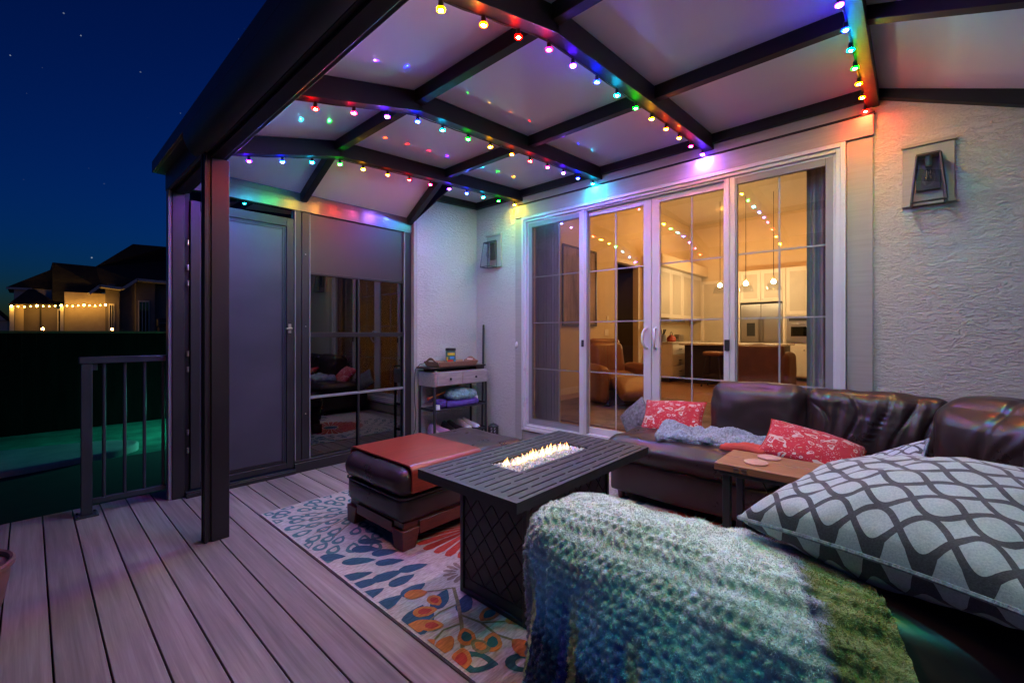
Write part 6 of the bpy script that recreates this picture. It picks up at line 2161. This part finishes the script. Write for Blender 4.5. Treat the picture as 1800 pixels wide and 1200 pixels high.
# ------------------------------------------------------------------ beyond the deck
def garden():
    f = thing('garden_fence', 'black board fence with reddish cap rail behind the lawn', 'fence', (1.0, 12.2, -0.62))
    x = -7.0
    for k in range(72):
        w = 0.186
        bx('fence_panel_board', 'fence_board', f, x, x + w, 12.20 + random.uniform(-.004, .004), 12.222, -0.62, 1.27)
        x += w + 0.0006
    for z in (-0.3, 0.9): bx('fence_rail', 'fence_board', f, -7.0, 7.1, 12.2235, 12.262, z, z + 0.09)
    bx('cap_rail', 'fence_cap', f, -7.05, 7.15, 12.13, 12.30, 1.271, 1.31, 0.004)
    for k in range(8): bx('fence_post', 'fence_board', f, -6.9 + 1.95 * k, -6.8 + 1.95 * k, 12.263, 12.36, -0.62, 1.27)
    for x, lab in ((0.167, 'left glowing candle light on the fence cap'), (1.146, 'right glowing candle light on the fence cap')):
        c = thing('candle_light', lab, 'light', (x, 12.21, 1.311), 'lights on the fence cap')
        MB().lathe([(0.020, 0), (0.024, 0.006), (0.024, 0.022)], (x, 12.21, 1.3105), 12).build('candle_cup', 'brass', c)
        MB().lathe([(0.016, 0.0), (0.020, 0.012), (0.012, 0.03), (0.0, 0.045)], (x, 12.21, 1.333), 10).build('candle_flame', 'cap_light', c)
    # wash bowl / round pot at the left edge of the deck
    p = thing('round_pot', 'round dark pot with a coppery rim at the left edge of the deck', 'pot', (-0.255, 3.02, 0))
    MB().lathe([(0.14, 0.0), (0.175, 0.05), (0.195, 0.16), (0.20, 0.215), (0.212, 0.222), (0.214, 0.240), (0.205, 0.248), (0.196, 0.244), (0.192, 0.225)], (-0.255, 3.02, 0.0005), 40).build('pot_shell', 'terracotta', p)
    MB().lathe([(0.0, 0.0), (0.190, 0.0), (0.190, 0.006), (0.0, 0.006)], (-0.255, 3.02, 0.218), 32).build('pot_fill', 'black_plastic', p)
    # added stake light, unseen behind the glass wall, to light the lawn green
    sp = thing('added_spotlight', 'added unseen green spotlight on a stake, lighting the lawn', 'light', (3.37, 10.4, -0.62))
    MB().tube([(3.37, 10.4, -0.66), (3.37, 10.4, -0.09)], 0.012, 8).build('stake', 'black_metal', sp)
    MB().tube([(3.42, 10.4, -0.02), (3.32, 10.4, -0.09)], [0.045, 0.06], 16).build('lamp_head', 'black_metal', sp)
    MB().tube([(3.3192, 10.4, -0.0906), (3.3168, 10.4, -0.0922)], 0.052, 16).build('lamp_lens', 'added_lawn_light', sp)
    # covered grill in the neighbour's yard
    g = thing('barbecue_grill', 'black lidded barbecue grill beside the neighbouring house', 'grill', (6.6, 38.4, 0.2))
    m = MB(); rounded(m, (6.5, 38.4, 2.02), (0.62, 0.30, 0.30), 0.12, (0, 0, 0.03), 12); m.build('grill_lid', 'black_metal', g, angle=None)
    bx('grill_body', 'black_metal', g, 5.95, 7.05, 38.1, 38.7, 0.2, 1.75, 0.02)
    MB().tube([(5.95, 38.05, 2.0), (7.05, 38.05, 2.0)], 0.025, 8).build('lid_handle', 'steel', g)
    bx('lid_badge', 'steel', g, 6.40, 6.60, 38.07, 38.095, 2.06, 2.12)


garden()


def neighbour():
    Y = 40.0
    h = thing('neighbour_house', 'large dark roofed house behind the fence with a lit porch', 'house', (4.0, 42, -0.6))
    W, T, N_ = 'neighbour_render', 'neighbour_taupe', 'neighbour_white'
    def p(name, mat, *a, **k): return bx(name, mat, h, *a, **k)
    # porch bay walls
    p('wall', W, -0.60, -0.24, Y, Y + 0.3, -0.6, 3.1)
    p('wall', T, -0.23, 1.17, Y + 0.35, Y + 0.6, -0.6, 3.1)
    p('wall', W, 1.50, 3.425, Y + 0.02, Y + 0.4, -0.6, 3.95)
    p('wall', T, 3.43, 4.12, Y - 0.05, Y + 0.4, -0.6, 4.34)
    p('wall', T, 4.121, 4.965, Y + 0.5, Y + 0.8, -0.6, 4.9)
    p('wall', T, 4.97, 6.02, Y - 0.1, Y + 0.5, -0.6, 4.86)
    p('wall', T, 6.03, 9.5, Y + 0.4, Y + 0.9, -0.6, 4.8)
    p('porch_column', N_, -0.80, -0.62, Y - 0.4, Y - 0.2, -0.6, 2.9)
    p('porch_column', N_, 1.30, 1.45, Y - 0.35, Y - 0.2, -0.6, 3.0)
    p('porch_screen', 'black_plastic', 0.42, 0.50, Y + 0.30, Y + 0.345, -0.6, 3.0)
    d = p('porch_door', N_, 1.18, 1.44, Y + 0.20, Y + 0.3, -0.6, 2.85)
    p2 = MB().box(1.24, 1.38, Y + 0.19, Y + 0.198, 0.3, 2.75).build('door_pane', 'dark_glass', d)
    for x0, x1, zt, zb in ((3.58, 3.86, 3.30, 1.2), (5.10, 5.70, 3.6, 1.0)):
        yy = Y - 0.06 if x0 < 4 else Y - 0.11
        w = p('window', N_, x0, x1, yy - 0.06, yy, zb, zt)
        n = 2 if x0 < 4 else 3
        ww = (x1 - x0 - 0.05 * (n + 1)) / n
        for k in range(n):
            MB().box(x0 + .05 + k * (ww + .05), x0 + .05 + k * (ww + .05) + ww, yy - 0.07, yy - 0.0601, zb + .08, zt - .1).build('pane', 'dark_glass', w)
    # roofs: solid wedges
    def wedge(name, mat, front, back_y, back):
        """front: list of (x,z) outline; extruded to the back plane outline"""
        n = len(front)
        vs = [(x, yy, z) for x, yy, z in front] + [(x, back_y, z) for x, z in back]
        MB().add(vs, [tuple(range(n)), tuple(range(n, 2 * n))[::-1]] + [(i, n + i, n + (i + 1) % n, (i + 1) % n) for i in range(n)]).build(name, mat, h, smooth=False)
    wedge('main_roof', 'roof_shingle', [(0.98, Y + 0.5, 3.35), (3.2, Y + 0.5, 3.4), (3.3, Y + 0.5, 4.3), (5.0, Y, 4.95), (9.8, Y, 4.85), (9.8, Y + 3, 7.6), (6.93, Y + 1, 7.74), (4.95, Y + 1, 7.66), (3.02, Y + 1, 5.84), (0.98, Y + .5, 5.82)], Y + 8,
          [(0.98, 3.35), (3.2, 3.4), (3.3, 4.3), (5.0, 4.95), (9.8, 4.85), (9.8, 7.6), (6.93, 7.74), (4.95, 7.66), (3.02, 5.84), (0.98, 5.82)])
    wedge('wing_roof', 'roof_shingle', [(-0.95, Y + 1.2, 4.15), (0.0, Y + 1.2, 4.15), (0.97, Y + 1.2, 4.2), (0.97, Y + 1.2, 5.45)], Y + 7, [(-0.95, 4.15), (0.0, 4.15), (0.97, 4.2), (0.97, 5.45)])
    p('wing_wall', N_, -0.66, 0.97, Y + 1.4, Y + 6, 3.0, 4.15)
    p('wing_fascia', N_, -0.97, 0.10, Y + 1.12, Y + 1.19, 4.02, 4.15)
    wedge('porch_roof', 'roof_shingle', [(-0.86, Y - 0.5, 3.02), (1.00, Y - 0.5, 3.12), (1.00, Y - 0.3, 3.35), (0.2, Y + .6, 4.05), (-0.05, Y + .6, 4.05)], Y + 1.1, [(-0.86, 3.02), (1.00, 3.12), (1.0, 3.35), (0.2, 4.05), (-0.05, 4.05)])
    # pale eaves stepping up over the bays
    for a, b in (((2.52, 3.84), (3.05, 4.40)), ((3.05, 4.40), (4.18, 4.30)), ((4.18, 4.30), (4.93, 4.98)), ((4.93, 4.98), (9.6, 4.80))):
        MB().beam((a[0], Y - 0.55, a[1] + .07), (b[0], Y - 0.55, b[1] + .07), 0.9, 0.16).build('eave', N_, h)
    p('roof_vent', T, 3.55, 3.9, Y - .1, Y + .2, 4.45, 4.62)
    p('roof_vent', T, 6.3, 6.75, Y - .1, Y + .2, 5.0, 5.15)
    # small house further left
    s = thing('far_house', 'small pale gabled house at the far left edge', 'house', (-2.2, 44, -0.6))
    bx('wall', N_, s, -4.2, -0.95, 43, 48, -0.6, 2.1)
    MB().prism([(-4.4, 2.1), (-0.72, 2.1), (-2.55, 4.4)], 1, 42.8, 48.2).build('roof', 'roof_shingle', s, smooth=False)
    MB().prism([(-4.1, 2.12), (-1.0, 2.12), (-2.55, 4.0)], 1, 42.70, 42.79).build('gable', N_, s, smooth=False)
    # warm party lights along the porch
    st_ = thing('porch_lights', 'warm string of bulbs along the porch of the house behind the fence', 'string lights', (1.3, 39.3, 2.9))
    pts = []
    cols = []
    for k in range(17):
        t = k / 16
        x = -0.72 + 4.1 * t
        z = 2.90 + 0.28 * t - 0.05 * math.sin(t * 4 * math.pi) ** 2
        pts.append((x, Y - 0.62, z + 0.05)); cols.append((x, Y - 0.62, z))
    MB().tube(pts, 0.012, 5).build('cable', 'black_plastic', st_)
    for k, q in enumerate(cols):
        MB().ico(q, 0.035 if k % 4 else 0.06, 1).build('bulb', 'porch_bulb', st_)


neighbour()
